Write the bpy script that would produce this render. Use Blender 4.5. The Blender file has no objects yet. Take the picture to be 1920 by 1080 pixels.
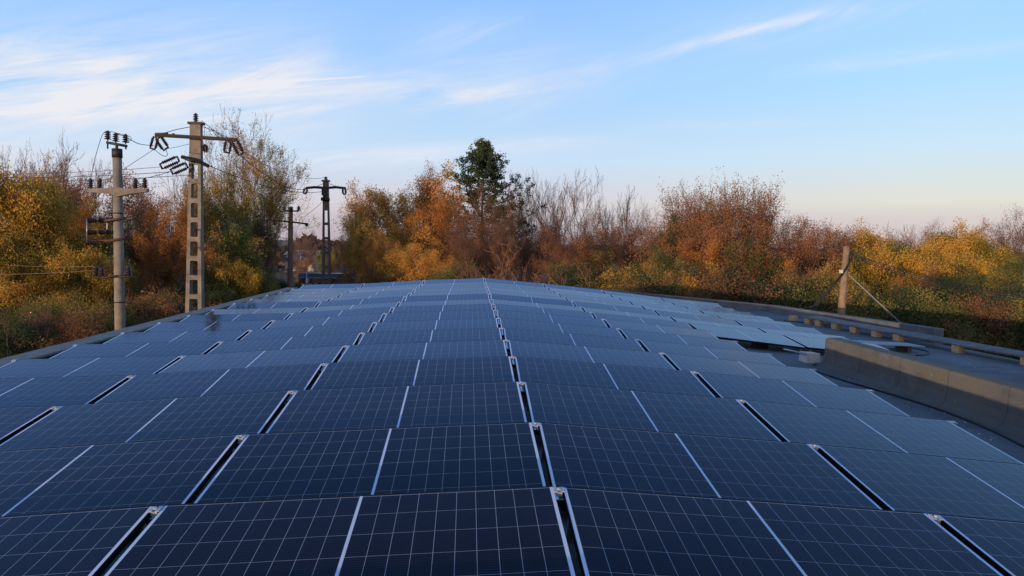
import bpy, math, random
import numpy as np
from mathutils import Vector, Matrix
R = math.radians
S = bpy.context.scene
C = bpy.context.scene.collection

# ------------------------------------------------------------------ camera
CX, CZ = -0.450, 7.2
F_PX = 1357.3
PITCH, YAW, ROLL = 0.0628, 0.0576, 0.016
cam_d = bpy.data.cameras.new('camera'); cam = bpy.data.objects.new('camera', cam_d); C.objects.link(cam)
cam_d.sensor_width = 36; cam_d.lens = F_PX / 1920 * 36; cam_d.clip_end = 6000; cam_d.clip_start = 0.05
Fh = Vector((math.sin(YAW), math.cos(YAW), 0))
FW = Fh * math.cos(PITCH) + Vector((0, 0, -math.sin(PITCH)))
UP0 = Fh * math.sin(PITCH) + Vector((0, 0, math.cos(PITCH)))
R0 = Vector((math.cos(YAW), -math.sin(YAW), 0)); D0 = -UP0
RT = R0 * math.cos(ROLL) - D0 * math.sin(ROLL)
DN = R0 * math.sin(ROLL) + D0 * math.cos(ROLL)
m = Matrix.Identity(4)
for i in range(3):
    m[i][0] = RT[i]; m[i][1] = -DN[i]; m[i][2] = -FW[i]
m[0][3], m[1][3], m[2][3] = CX, 0, CZ
cam.matrix_world = m
S.camera = cam
CAM = Vector((CX, 0, CZ))
def ray(px, py):
    return RT * ((px - 960) / F_PX) + DN * ((py - 540) / F_PX) + FW
def at(px, py, Y):                      # point on the view ray at world depth Y
    d = ray(px, py); return CAM + d * (Y / d.y)
def at_x(px, py, X):
    d = ray(px, py); return CAM + d * ((X - CX) / d.x)
def at_z(px, py, zf):                   # on a height field zf(x)
    d = ray(px, py); z = 5.0
    for _ in range(30):
        p = CAM + d * ((z - CZ) / d.z); z = zf(p.x)
    return p

# ------------------------------------------------------------------ world and sun
SUN_EL, SUN_DIR = R(3.1), Vector((-0.62, -0.78, 0)).normalized()
w = bpy.data.worlds.new('World'); S.world = w; w.use_nodes = True
nt = w.node_tree; nt.nodes.clear()
def N(nt, t, **k):
    n = nt.nodes.new(t)
    for a, b in k.items(): setattr(n, a, b)
    return n
def math_(nt, op, a, b=None, c=None, clamp=False):
    n = nt.nodes.new('ShaderNodeMath'); n.operation = op; n.use_clamp = clamp
    for i, v in enumerate((a, b, c)):
        if v is None: continue
        if isinstance(v, (int, float)): n.inputs[i].default_value = v
        else: nt.links.new(v, n.inputs[i])
    return n.outputs[0]
def ramp_(nt, fac, stops, interp='LINEAR'):
    n = nt.nodes.new('ShaderNodeValToRGB'); n.color_ramp.interpolation = interp
    e = n.color_ramp.elements
    while len(e) < len(stops): e.new(0.5)
    for i, (p, c) in enumerate(stops):
        e[i].position = p; e[i].color = (c[0], c[1], c[2], 1) if len(c) == 3 else c
    if fac is not None: nt.links.new(fac, n.inputs[0])
    return n.outputs[0]
def mix_(nt, fac, a, b, mode='MIX'):
    n = nt.nodes.new('ShaderNodeMix'); n.data_type = 'RGBA'; n.blend_type = mode
    for i, v in ((0, fac), (6, a), (7, b)):
        if isinstance(v, (int, float)): n.inputs[i].default_value = v
        elif isinstance(v, tuple): n.inputs[i].default_value = (*v[:3], 1)
        else: nt.links.new(v, n.inputs[i])
    return n.outputs[2]
def noise_(nt, vec, scale, detail=3, rough=.5, dist=0):
    n = nt.nodes.new('ShaderNodeTexNoise'); n.inputs['Scale'].default_value = scale
    n.inputs['Detail'].default_value = detail; n.inputs['Roughness'].default_value = rough
    n.inputs['Distortion'].default_value = dist
    if vec is not None: nt.links.new(vec, n.inputs['Vector'])
    return n.outputs[0]
def s2l(*c):
    return tuple(((v / 255) / 12.92 if v <= 10 else ((v / 255 + .055) / 1.055) ** 2.4) for v in c)
tc = N(nt, 'ShaderNodeTexCoord')
sx = N(nt, 'ShaderNodeSeparateXYZ'); nt.links.new(tc.outputs['Generated'], sx.inputs[0])
X_, Y_, Z_ = sx.outputs
def h_(*c):                              # half of a display colour; doubled again below so that the blue may pass 1
    return tuple(v / 2 for v in s2l(*c))
zc_ = math_(nt, 'ADD', Z_, 0.0, clamp=True)
gw = ramp_(nt, zc_, [(0.0, h_(192, 178, 188)), (0.022, h_(203, 193, 200)), (0.05, h_(221, 215, 223)), (0.11, h_(206, 229, 253)),
                     (0.187, (.22, .35, .515)), (0.30, (.168, .302, .56)), (0.4, (.118, .235, .47)), (0.6, (.075, .155, .33)), (1.0, (.05, .11, .25))])
ge = ramp_(nt, zc_, [(0.0, h_(208, 194, 196)), (0.038, h_(223, 213, 211)), (0.058, h_(231, 231, 220)), (0.12, h_(210, 236, 254)),
                     (0.20, (.235, .39, .54)), (0.29, (.20, .355, .57)), (0.40, (.145, .275, .50)), (0.6, (.085, .17, .36)), (1.0, (.05, .11, .25))])
ef = math_(nt, 'MULTIPLY', math_(nt, 'SUBTRACT', X_, 0.12), 2.4, clamp=True)
grad = mix_(nt, 1.0, mix_(nt, ef, gw, ge), (2, 2, 2), 'MULTIPLY')
sky = N(nt, 'ShaderNodeTexSky', sky_type='NISHITA', sun_disc=False, sun_elevation=SUN_EL,
        sun_rotation=math.atan2(SUN_DIR.x, SUN_DIR.y), altitude=150, air_density=1.0, dust_density=1.0, ozone_density=2.0)
nish = mix_(nt, 1.0, sky.outputs[0], (0.11, 0.11, 0.11), 'MULTIPLY')
base = mix_(nt, 0.06, grad, nish)
# cirrus: coordinates on the plane one unit to the north of the viewer
ys = math_(nt, 'MAXIMUM', Y_, 0.08)
U_ = math_(nt, 'DIVIDE', X_, ys); V_ = math_(nt, 'DIVIDE', Z_, ys)
def uv(px, py):
    d = ray(px, py); return d.x / d.y, d.z / d.y
cv = N(nt, 'ShaderNodeCombineXYZ'); nt.links.new(U_, cv.inputs[0]); nt.links.new(V_, cv.inputs[1])
def streaknoise(ang, sx_, sy_, seed, detail=6, rough=.62, dist=.6):
    mp = N(nt, 'ShaderNodeMapping'); mp.vector_type = 'POINT'
    mp.inputs['Rotation'].default_value = (0, 0, -ang); mp.inputs['Location'].default_value = (seed, seed * .7, 0)
    nt.links.new(cv.outputs[0], mp.inputs[0])
    mp2 = N(nt, 'ShaderNodeMapping'); mp2.inputs['Scale'].default_value = (sx_, sy_, 1); nt.links.new(mp.outputs[0], mp2.inputs[0])
    return noise_(nt, mp2.outputs[0], 1.0, detail, rough, dist)
wob = math_(nt, 'MULTIPLY', math_(nt, 'SUBTRACT', noise_(nt, cv.outputs[0], 5, 3, .5), .5), .05)
def streak(p0, p1, width, amp, nz, bend=0.0, fade=.15):
    (u0, v0), (u1, v1) = uv(*p0), uv(*p1)
    L = math.hypot(u1 - u0, v1 - v0); cu, cv_ = (u1 - u0) / L, (v1 - v0) / L
    du = math_(nt, 'SUBTRACT', U_, u0); dv = math_(nt, 'SUBTRACT', V_, v0)
    t = math_(nt, 'DIVIDE', math_(nt, 'ADD', math_(nt, 'MULTIPLY', du, cu), math_(nt, 'MULTIPLY', dv, cv_)), L)
    s = math_(nt, 'SUBTRACT', math_(nt, 'MULTIPLY', dv, cu), math_(nt, 'MULTIPLY', du, cv_))
    s = math_(nt, 'ADD', s, math_(nt, 'MULTIPLY', wob, min(1.0, width * 14)))
    if bend:
        q = math_(nt, 'MULTIPLY', math_(nt, 'MULTIPLY', t, math_(nt, 'SUBTRACT', 1.0, t)), 4 * bend)
        s = math_(nt, 'SUBTRACT', s, q)
    g = math_(nt, 'POWER', 2.718, math_(nt, 'MULTIPLY', math_(nt, 'POWER', math_(nt, 'DIVIDE', math_(nt, 'ABSOLUTE', s), width), 2.0), -1.0))
    e = math_(nt, 'MULTIPLY', math_(nt, 'DIVIDE', t, fade, clamp=True), math_(nt, 'DIVIDE', math_(nt, 'SUBTRACT', 1.0, t), fade, clamp=True))
    g = math_(nt, 'MULTIPLY', g, e)
    k = math_(nt, 'MULTIPLY', math_(nt, 'SUBTRACT', nz, .28, clamp=True), 2.6 * amp)
    return math_(nt, 'MULTIPLY', g, k)
n1 = streaknoise(R(10), 5, 42, 3.1); n2 = streaknoise(R(22), 6, 50, 7.7, 6, .65, .8)
parts = [streak((430, 200), (1180, 118), .036, .45, n1, 0, .3), streak((-200, 120), (500, 100), .04, .35, n1, 0, .3), streak((-500, 150), (700, 175), 0.08, .55, n1), streak((-300, 222), (560, 200), .020, 1.0, n1, 0, .3),
         streak((200, 215), (640, 95), .017, .85, n2, -.012, .25), streak((-150, 160), (330, 150), .022, .8, n1, 0, .3),
         streak((300, 190), (900, 150), .022, .38, n1, 0, .35), streak((760, 195), (1010, 165), .014, .50, n1, 0, .4),
         streak((860, 215), (1260, 105), .030, .30, n2, 0, .35), streak((1165, 125), (1640, 12), .0075, .62, n2, .008, .25),
         streak((1150, 110), (1900, -40), .030, .25, n2, 0, .3), streak((1420, 140), (2000, 75), .011, .32, n1, 0, .25),
         streak((700, 95), (1010, 35), .020, .34, n2, 0, .4), streak((520, 308), (860, 292), .010, .85, n1, 0, .35),
         streak((480, 300), (1250, 262), .012, .42, n1, 0, .3), streak((1150, 240), (1560, 228), .007, .22, n1, 0, .3),
         streak((-200, 80), (150, 105), .012, .25, n1, 0, .4), streak((-200, 290), (360, 295), .016, .30, n1, 0, .3)]
(u0, v0), (u1, v1) = uv(480, 155), uv(697, 143)
cl = parts[0]
for p in parts[1:]: cl = math_(nt, 'ADD', cl, p)
one = N(nt, 'ShaderNodeValue'); one.outputs[0].default_value = .66
cl = math_(nt, 'ADD', cl, streak((470, 156), (699, 143), .0013, .45, one.outputs[0], 0, .1))
front = math_(nt, 'MULTIPLY', math_(nt, 'SUBTRACT', Y_, .1, clamp=True), 6.0, clamp=True)
cl = math_(nt, 'MINIMUM', math_(nt, 'MULTIPLY', math_(nt, 'MULTIPLY', cl, front), .86), .86)
base = mix_(nt, cl, base, s2l(244, 240, 243))
# the glowing western sky round the low sun, behind the viewer
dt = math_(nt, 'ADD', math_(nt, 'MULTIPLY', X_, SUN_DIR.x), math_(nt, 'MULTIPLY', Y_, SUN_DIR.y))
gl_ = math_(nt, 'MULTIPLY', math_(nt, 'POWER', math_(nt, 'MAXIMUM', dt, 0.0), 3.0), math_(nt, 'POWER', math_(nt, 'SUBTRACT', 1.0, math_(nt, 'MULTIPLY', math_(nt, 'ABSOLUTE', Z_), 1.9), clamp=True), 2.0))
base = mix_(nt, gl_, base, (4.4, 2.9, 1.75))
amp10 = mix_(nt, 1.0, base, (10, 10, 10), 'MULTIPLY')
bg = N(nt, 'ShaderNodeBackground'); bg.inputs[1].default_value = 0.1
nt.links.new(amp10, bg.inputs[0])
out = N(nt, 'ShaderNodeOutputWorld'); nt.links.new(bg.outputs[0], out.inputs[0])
sun_d = bpy.data.lights.new('sun', 'SUN'); sun_d.energy = 4.4; sun_d.angle = R(0.5); sun_d.color = (1.0, 0.69, 0.42)
sun = bpy.data.objects.new('sun', sun_d); C.objects.link(sun)
sd = SUN_DIR * math.cos(SUN_EL) + Vector((0, 0, math.sin(SUN_EL)))
sun.rotation_euler = sd.to_track_quat('Z', 'Y').to_euler(); sun.location = (0, -20, 40)
S.view_settings.view_transform = 'Standard'; S.view_settings.look = 'None'
S.view_settings.exposure = 0.0; S.view_settings.gamma = 1.0
S.cycles.max_bounces = 6; S.cycles.transparent_max_bounces = 8

# ------------------------------------------------------------------ helpers
def material(name, rough=.8, metal=0.0, spec=.5):
    mt = bpy.data.materials.new(name); mt.use_nodes = True
    t = mt.node_tree; b = t.nodes['Principled BSDF']
    b.inputs['Roughness'].default_value = rough; b.inputs['Metallic'].default_value = metal
    b.inputs['Specular IOR Level'].default_value = spec
    return mt, t, b
def coord(t, kind='Object'):
    return t.nodes.new('ShaderNodeTexCoord').outputs[kind]
def noisy(name, c1, c2, scale=3.0, rough=.85, metal=0.0, bump=0.0, bscale=40, detail=5, spec=.4, c3=None, s3=20, f3=.5):
    mt, t, b = material(name, rough, metal, spec)
    co = coord(t)
    f = ramp_(t, noise_(t, co, scale, detail, .6), [(.32, (0, 0, 0)), (.68, (1, 1, 1))])
    col = mix_(t, f, c1, c2)
    if c3:
        f2 = ramp_(t, noise_(t, co, s3, 3, .6), [(.55, (0, 0, 0)), (.72, (f3, f3, f3))])
        col = mix_(t, f2, col, c3)
    t.links.new(col, b.inputs['Base Color'])
    if bump:
        bp = t.nodes.new('ShaderNodeBump'); bp.inputs['Strength'].default_value = bump; bp.inputs['Distance'].default_value = .02
        t.links.new(noise_(t, co, bscale, 4, .6), bp.inputs['Height']); t.links.new(bp.outputs[0], b.inputs['Normal'])
    return mt
class MB:
    def __init__(s): s.v = []; s.f = []; s.sm = []
    def add(s, vs, fs, M=None, smooth=False):
        k = len(s.v)
        for p in vs:
            p = Vector(p)
            s.v.append(tuple(M @ p) if M is not None else tuple(p))
        for f in fs: s.f.append([i + k for i in f]); s.sm.append(smooth)
        return s
    def box(s, c, d, M=None):
        x, y, z = c; a, b, e = d[0] / 2, d[1] / 2, d[2] / 2
        vs = [(x + i * a, y + j * b, z + k * e) for i in (-1, 1) for j in (-1, 1) for k in (-1, 1)]
        return s.add(vs, [(0, 1, 3, 2), (4, 6, 7, 5), (0, 4, 5, 1), (2, 3, 7, 6), (0, 2, 6, 4), (1, 5, 7, 3)], M)
    def prism(s, pts, y0, y1, M=None):     # pts in xz, extruded in y
        n = len(pts)
        vs = [(p[0], y0, p[1]) for p in pts] + [(p[0], y1, p[1]) for p in pts]
        fs = [tuple(range(n)), tuple(range(2 * n - 1, n - 1, -1))] + [(i, (i + 1) % n + 0, (i + 1) % n + n, i + n)[::-1] for i in range(n)]
        return s.add(vs, fs, M)
    def tube(s, path, rad, n=6, caps=True, smooth=True):
        path = [Vector(p) for p in path]; m_ = len(path)
        rad = rad if isinstance(rad, (list, tuple)) else [rad] * m_
        vs = []; up = None
        for i, p in enumerate(path):
            d = (path[min(i + 1, m_ - 1)] - path[max(i - 1, 0)])
            d = d.normalized() if d.length > 1e-9 else Vector((0, 0, 1))
            if up is None:
                up = Vector((0, 0, 1)) if abs(d.z) < .9 else Vector((1, 0, 0))
            a = d.cross(up)
            if a.length < 1e-5: a = d.cross(Vector((0, 1, 0)))
            a.normalize(); b = a.cross(d).normalized(); up = b
            for k in range(n):
                t = 2 * math.pi * k / n
                vs.append(p + (a * math.cos(t) + b * math.sin(t)) * rad[i])
        fs = [(i * n + k, i * n + (k + 1) % n, (i + 1) * n + (k + 1) % n, (i + 1) * n + k) for i in range(m_ - 1) for k in range(n)]
        if caps: fs += [tuple(range(n))[::-1], tuple((m_ - 1) * n + k for k in range(n))]
        return s.add(vs, fs, None, smooth)
    def lathe(s, p0, p1, prof, n=10):       # prof: (t along, radius)
        p0, p1 = Vector(p0), Vector(p1)
        return s.tube([p0.lerp(p1, t) for t, r in prof], [r for t, r in prof], n, True, False) if False else s._lathe(p0, p1, prof, n)
    def _lathe(s, p0, p1, prof, n):
        d = (p1 - p0).normalized(); up = Vector((0, 0, 1)) if abs(d.z) < .9 else Vector((1, 0, 0))
        a = d.cross(up).normalized(); b = a.cross(d)
        vs = []
        for t, r in prof:
            p = p0.lerp(p1, t)
            for k in range(n):
                q = 2 * math.pi * k / n; vs.append(p + (a * math.cos(q) + b * math.sin(q)) * r)
        m_ = len(prof)
        fs = [(i * n + k, i * n + (k + 1) % n, (i + 1) * n + (k + 1) % n, (i + 1) * n + k) for i in range(m_ - 1) for k in range(n)]
        fs += [tuple(range(n))[::-1], tuple((m_ - 1) * n + k for k in range(n))]
        return s.add(vs, fs)
    def mesh(s, name, mat):
        me = bpy.data.meshes.new(name); me.from_pydata([tuple(v) for v in s.v], [], s.f)
        for p, q in zip(me.polygons, s.sm): p.use_smooth = q
        if mat: me.materials.append(mat)
        me.validate(); me.update(); return me
    def build(s, name, mat, parent=None, bevel=0):
        o = bpy.data.objects.new(name, s.mesh(name, mat)); C.objects.link(o)
        if parent: o.parent = parent
        if bevel:
            bv = o.modifiers.new('bevel', 'BEVEL'); bv.width = bevel; bv.segments = 2; bv.limit_method = 'ANGLE'
        return o
def tag(o, label=None, cat=None, group=None, kind=None):
    if label: o['label'] = label
    if cat: o['category'] = cat
    if group: o['group'] = group
    if kind: o['kind'] = kind
    return o
def empty(name, loc=(0, 0, 0), label=None, cat=None, group=None):
    o = bpy.data.objects.new(name, None); C.objects.link(o); o.location = loc; o.empty_display_size = .3
    return tag(o, label, cat, group)
def npmesh(name, verts, faces, mat, attr=None, k=4):
    """fast mesh: verts (n,3), faces (m,k)"""
    me = bpy.data.meshes.new(name)
    me.vertices.add(len(verts)); me.vertices.foreach_set('co', np.asarray(verts, np.float32).ravel())
    me.loops.add(faces.size); me.loops.foreach_set('vertex_index', faces.astype(np.int32).ravel())
    me.polygons.add(len(faces)); me.polygons.foreach_set('loop_start', np.arange(0, faces.size, k, dtype=np.int32))
    me.update(calc_edges=True)
    if attr is not None:
        a = me.attributes.new('tint', 'FLOAT', 'FACE'); a.data.foreach_set('value', attr.astype(np.float32))
    me.materials.append(mat); return me
ORD = ['first', 'second', 'third', 'fourth', 'fifth', 'sixth', 'seventh', 'eighth', 'ninth', 'tenth', 'eleventh', 'twelfth', 'thirteenth',
       'fourteenth', 'fifteenth', 'sixteenth', 'seventeenth', 'eighteenth', 'nineteenth', 'twentieth', 'twenty-first', 'twenty-second',
       'twenty-third', 'twenty-fourth', 'twenty-fifth', 'twenty-sixth', 'twenty-seventh', 'twenty-eighth']

# ------------------------------------------------------------------ materials
M_conc = noisy('concrete', s2l(128, 120, 110), s2l(94, 89, 83), 2.2, .9, bump=.25, bscale=30, c3=s2l(80, 74, 68), s3=6, f3=.5)
M_conc_d = noisy('weathered_concrete', s2l(98, 90, 84), s2l(72, 66, 62), 3, .9, bump=.3, bscale=30)
M_rust = noisy('rusty_steel', s2l(96, 62, 44), s2l(58, 42, 36), 9, .8, .2)
M_steel = noisy('dark_steel', s2l(62, 60, 60), s2l(44, 42, 42), 9, .6, .6)
M_galv = noisy('galvanised_steel', s2l(170, 174, 180), s2l(130, 134, 140), 12, .45, .8)
M_ins = noisy('brown_porcelain', s2l(58, 34, 28), s2l(40, 26, 24), 5, .25)
M_wire = noisy('wire', s2l(60, 60, 66), s2l(48, 48, 52), 1, .6, .3)
M_cable = noisy('black_rubber', s2l(30, 31, 34), s2l(22, 22, 25), 8, .6)
M_wood = noisy('grey_wood', s2l(140, 118, 92), s2l(104, 86, 68), 6, .9, bump=.3)
M_alu = noisy('anodised_aluminium', s2l(205, 210, 218), s2l(186, 192, 202), 6, .38, .85)
M_back = noisy('white_backsheet', s2l(200, 204, 210), s2l(188, 192, 198), 3, .6)

def roof_material(name, c1, c2, dust, dustk, seams=True, warm=None):
    mt, t, b = material(name, .9, 0, .3)
    co = coord(t)
    col = mix_(t, ramp_(t, noise_(t, co, .9, 6, .65), [(.35, (0, 0, 0)), (.65, (1, 1, 1))]), c1, c2)
    gr = noise_(t, co, 160, 2, .7)
    col = mix_(t, ramp_(t, gr, [(.45, (0, 0, 0)), (.75, (.5, .5, .5))]), col, s2l(150, 150, 150))
    if warm:
        col = mix_(t, ramp_(t, noise_(t, co, 1.7, 5, .7, .4), [(.42, (0, 0, 0)), (.68, (.8, .8, .8))]), col, warm)
    vo = t.nodes.new('ShaderNodeTexVoronoi'); vo.inputs['Scale'].default_value = 4.2; vo.inputs['Randomness'].default_value = 1
    t.links.new(co, vo.inputs['Vector'])
    nn = noise_(t, co, 1.3, 2, .5)
    thr = math_(t, 'MULTIPLY', math_(t, 'SUBTRACT', nn, .38, clamp=True), .30)
    sp = math_(t, 'LESS_THAN', vo.outputs['Distance'], thr)
    col = mix_(t, math_(t, 'MULTIPLY', sp, dustk), col, dust)
    if seams:
        sp_ = t.nodes.new('ShaderNodeSeparateXYZ'); t.links.new(co, sp_.inputs[0])
        fr = math_(t, 'FRACT', math_(t, 'DIVIDE', math_(t, 'ADD', sp_.outputs[1], math_(t, 'MULTIPLY', noise_(t, co, 1.5), .03)), 1.0))
        ln = math_(t, 'LESS_THAN', math_(t, 'ABSOLUTE', math_(t, 'SUBTRACT', fr, .5)), .012)
        col = mix_(t, math_(t, 'MULTIPLY', ln, .35), col, s2l(36, 38, 40))
    col = mix_(t, ramp_(t, noise_(t, co, .45, 7, .7, .8), [(.50, (0, 0, 0)), (.56, (.35, .35, .35)), (.62, (.10, .10, .10))]), col, s2l(44, 48, 52))
    t.links.new(col, b.inputs['Base Color'])
    bp = t.nodes.new('ShaderNodeBump'); bp.inputs['Strength'].default_value = .5; bp.inputs['Distance'].default_value = .01
    t.links.new(noise_(t, co, 60, 5, .7), bp.inputs['Height']); t.links.new(bp.outputs[0], b.inputs['Normal'])
    return mt
M_roof = roof_material('slate_grey_roofing_felt', s2l(96, 102, 108), s2l(72, 78, 86), s2l(200, 200, 198), .5)
M_curb = roof_material('dusty_roofing_felt', s2l(90, 92, 88), s2l(72, 74, 72), s2l(190, 188, 180), .35, True, s2l(94, 88, 74))
M_cap = noisy('grey_felt_cap', s2l(124, 126, 122), s2l(98, 102, 100), 2.5, .85, bump=.2)
M_wall = noisy('render_wall', s2l(170, 164, 150), s2l(150, 144, 132), 1.2, .95)

# ------------------------------------------------------------------ setting: ground
def plane(name, x0, x1, y0, y1, z, mat):
    o = MB().add([(x0, y0, z), (x1, y0, z), (x1, y1, z), (x0, y1, z)], [(0, 1, 2, 3)]).build(name, mat)
    return tag(o, kind='structure')
M_ground = noisy('autumn_ground', s2l(92, 84, 56), s2l(108, 82, 54), .35, 1, detail=10, c3=s2l(74, 84, 46), s3=.12, f3=.9)
plane('ground', -2500, 2500, -600, 4500, 0, M_ground)
M_track = noisy('gravel_track', s2l(128, 118, 106), s2l(104, 96, 86), 1.2, 1, detail=8)
plane('path', -16.5, -9.5, -40, 220, .012, M_track)

# ------------------------------------------------------------------ building
TILT = 0.1163
PW, PH, GAP = 1.903, 1.134, .045
W_ = PW + GAP
SL, SR, H0 = 0.0513, 0.0956, 1.2028
ZC = [0.008, -0.033, 0.008, -0.005, 0.03, 0.027, -0.009, 0.002]
DH = [-0.01, -0.012, 0.003, 0.013, 0.011, 0.001, -0.002, 0.007, 0.002, -0.009, 0.008, -0.005, -0.003, -0.014, -0.017, 0.028]
DY = [0.03, -0.0, 0.025, 0.03, -0.001, -0.01, 0.001, -0.007, -0.033, -0.057, -0.032, -0.066, -0.018, 0.009, 0.049, 0.079]
Z1, P_ = 3.5205, 1.3384
def seam(j):
    s = SL if j < 0 else SR
    return j * W_, CZ - H0 - abs(j) * W_ * math.sin(s) + ZC[j + 3]
def zroof(x):
    xs = [-7.5, -5.84, 0, 5.4, 7.8, 13]; zs = [-1.86, -1.77, -1.48, -1.965, -2.15, -2.43]
    return CZ + float(np.interp(x, xs, zs))
YB, YF = -14.0, 24.75
def edge_x(y): return 10.55 + (24.75 - y) * .075      # east roof edge runs slightly askew
bld = empty('hall_building', (0, 0, 0), 'long low hall whose gently pitched grey felt roof carries the solar panels', 'building')
rf = MB()
ysamp = [YB, 0, 6, 12, 18, YF]
xsamp = [-6.62, -5.84, 0, 5.4, 7.8]
vs = []; fs = []
for y in ysamp:
    for x in xsamp + [edge_x(y)]: vs.append((x, y, zroof(x)))
n = len(xsamp) + 1
for i in range(len(ysamp) - 1):
    for j in range(n - 1): fs.append((i * n + j, i * n + j + 1, (i + 1) * n + j + 1, (i + 1) * n + j))
rf.add(vs, fs)
rf.build('roof', M_roof, bld)
# left parapet: upstand with a light felt cap
pl_top = [at_x(225, 614.0, -6.55).z, at_x(475, 560, -6.55).z]
zl = sum(pl_top) / 2
zlr = zroof(-6.3)
mb = MB()
mb.box((-6.45, (YB + YF) / 2, (zl - .03 + zlr - .4) / 2), (.26, YF - YB, zl - .03 - zlr + .4))
mb.build('parapet', noisy('dark_blue_grey_felt', s2l(40, 54, 70), s2l(32, 44, 58), 2, .85, bump=.2), bld)
mb = MB(); mb.box((-6.45, (YB + YF) / 2, zl - .012), (.36, YF - YB + .1, .036)); mb.build('parapet_cap', M_cap, bld, .008)
# far parapet, ridge to the east corner, and its eastward return
mb = MB()
fp = [(908, 521.5), (1193, 548.6), (1420, 569.3), (1440, 571.5)]
pts = [at(a, b, YF + .05) for a, b in fp]
def upstand(mb, a, b, za, zb, th, nx, ny, base=1.0):
    """wall between plan points a and b with tops za, zb; thickness th in direction (nx, ny)"""
    vs = []
    for (x, y), z in ((a, za), (b, zb)):
        zb_ = zroof(x) - base
        vs += [(x, y, zb_), (x + nx * th, y + ny * th, zb_), (x + nx * th, y + ny * th, z), (x, y, z)]
    mb.add(vs, [(0, 1, 2, 3), (7, 6, 5, 4), (0, 3, 7, 4), (1, 5, 6, 2), (3, 2, 6, 7), (0, 4, 5, 1)])
for a, b in zip(pts, pts[1:]): upstand(mb, (a.x, a.y), (b.x, b.y), a.z, b.z, .25, 0, 1)
lx = -6.6
upstand(mb, (lx, YF + .05), (pts[0].x, YF + .05), zroof(lx) + .12, pts[0].z, .25, 0, 1)
mb.build('parapet', M_curb if False else M_roof, bld)
mb = MB()
er = [(1440, 571.5, YF + .05), (1600, 594.2, 20.6), (1752, 616.0, 17.3)]
ep = [at(a, b, y) for a, b, y in er]
for a, b in zip(ep, ep[1:]): upstand(mb, (a.x, a.y), (b.x, b.y), a.z, b.z, .25, 1, 0)
mb.build('parapet', M_roof, bld)
# outer walls
mb = MB()
mb.box((-6.50, (YB + YF) / 2, 2.6), (.2, YF - YB - .1, 5.2))
for y, s in ((YF - .15, 1), (YB + .15, -1)):
    xe = edge_x(y) - .05
    vs = [(-6.40, y, 0), (xe, y, 0), (xe, y, zroof(xe) - .04), (7.8, y, zroof(7.8) - .04), (5.4, y, zroof(5.4) - .04), (0, y, zroof(0) - .04), (-6.40, y, zroof(-6.4) - .04)]
    mb.add(vs, [(0, 1, 2, 3, 4, 5, 6)])
xa, xb = edge_x(YB) - .08, edge_x(YF) - .08
mb.add([(xa, YB, 0), (xb, YF, 0), (xb, YF, zroof(xb) - .04), (xa, YB, zroof(xa) - .04)], [(0, 1, 2, 3)])
mb.build('wall', M_wall, bld)
# curb wall between the two roof bays, with felt cove at its foot and rounded end
ce = at_x(1541, 690, 5.42)
y_end = ce.y
cz = (at_x(1612, 651.6, 5.42).z + at_x(1718, 680, 5.42).z + at_x(1900, 722, 5.42).z) / 3
mb = MB()
zr5 = zroof(5.4)
prof = [(5.18, zr5 - .1), (5.18, zr5 + .005), (5.30, zr5 + .02), (5.385, zr5 + .09), (5.42, zr5 + .2), (5.428, cz - .035), (5.437, cz - .010), (5.46, cz),
        (5.66, cz), (5.70, cz - .02), (5.715, cz - .08), (5.73, zr5 + .1), (5.80, zr5 - .02), (5.80, zr5 - .2)]
ylist = [YB + .5] + [y_end - .12 - k * 1.0 for k in range(int(y_end - YB) - 1, -1, -1)] + [y_end - .03, y_end]
rng = random.Random(5)
rows = []
for i, y in enumerate(ylist):
    k = 0 if i < len(ylist) - 2 else (.02 if i == len(ylist) - 2 else .07)
    wv = rng.uniform(-.002, .002)
    rows.append([(x + wv + (k * (1 if x < 5.56 else -1)), y, z - (k if z > zr5 + .3 else 0)) for x, z in prof])
vs = [p for r_ in rows for p in r_]; n = len(prof)
fs = [(i * n + j, i * n + j + 1, (i + 1) * n + j + 1, (i + 1) * n + j) for i in range(len(rows) - 1) for j in range(n - 1)]
fs += [tuple(range(n)), tuple((len(rows) - 1) * n + j for j in range(n))[::-1]]
mb.add(vs, fs)
co_ = mb.build('curb_wall', M_curb, bld)

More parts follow.
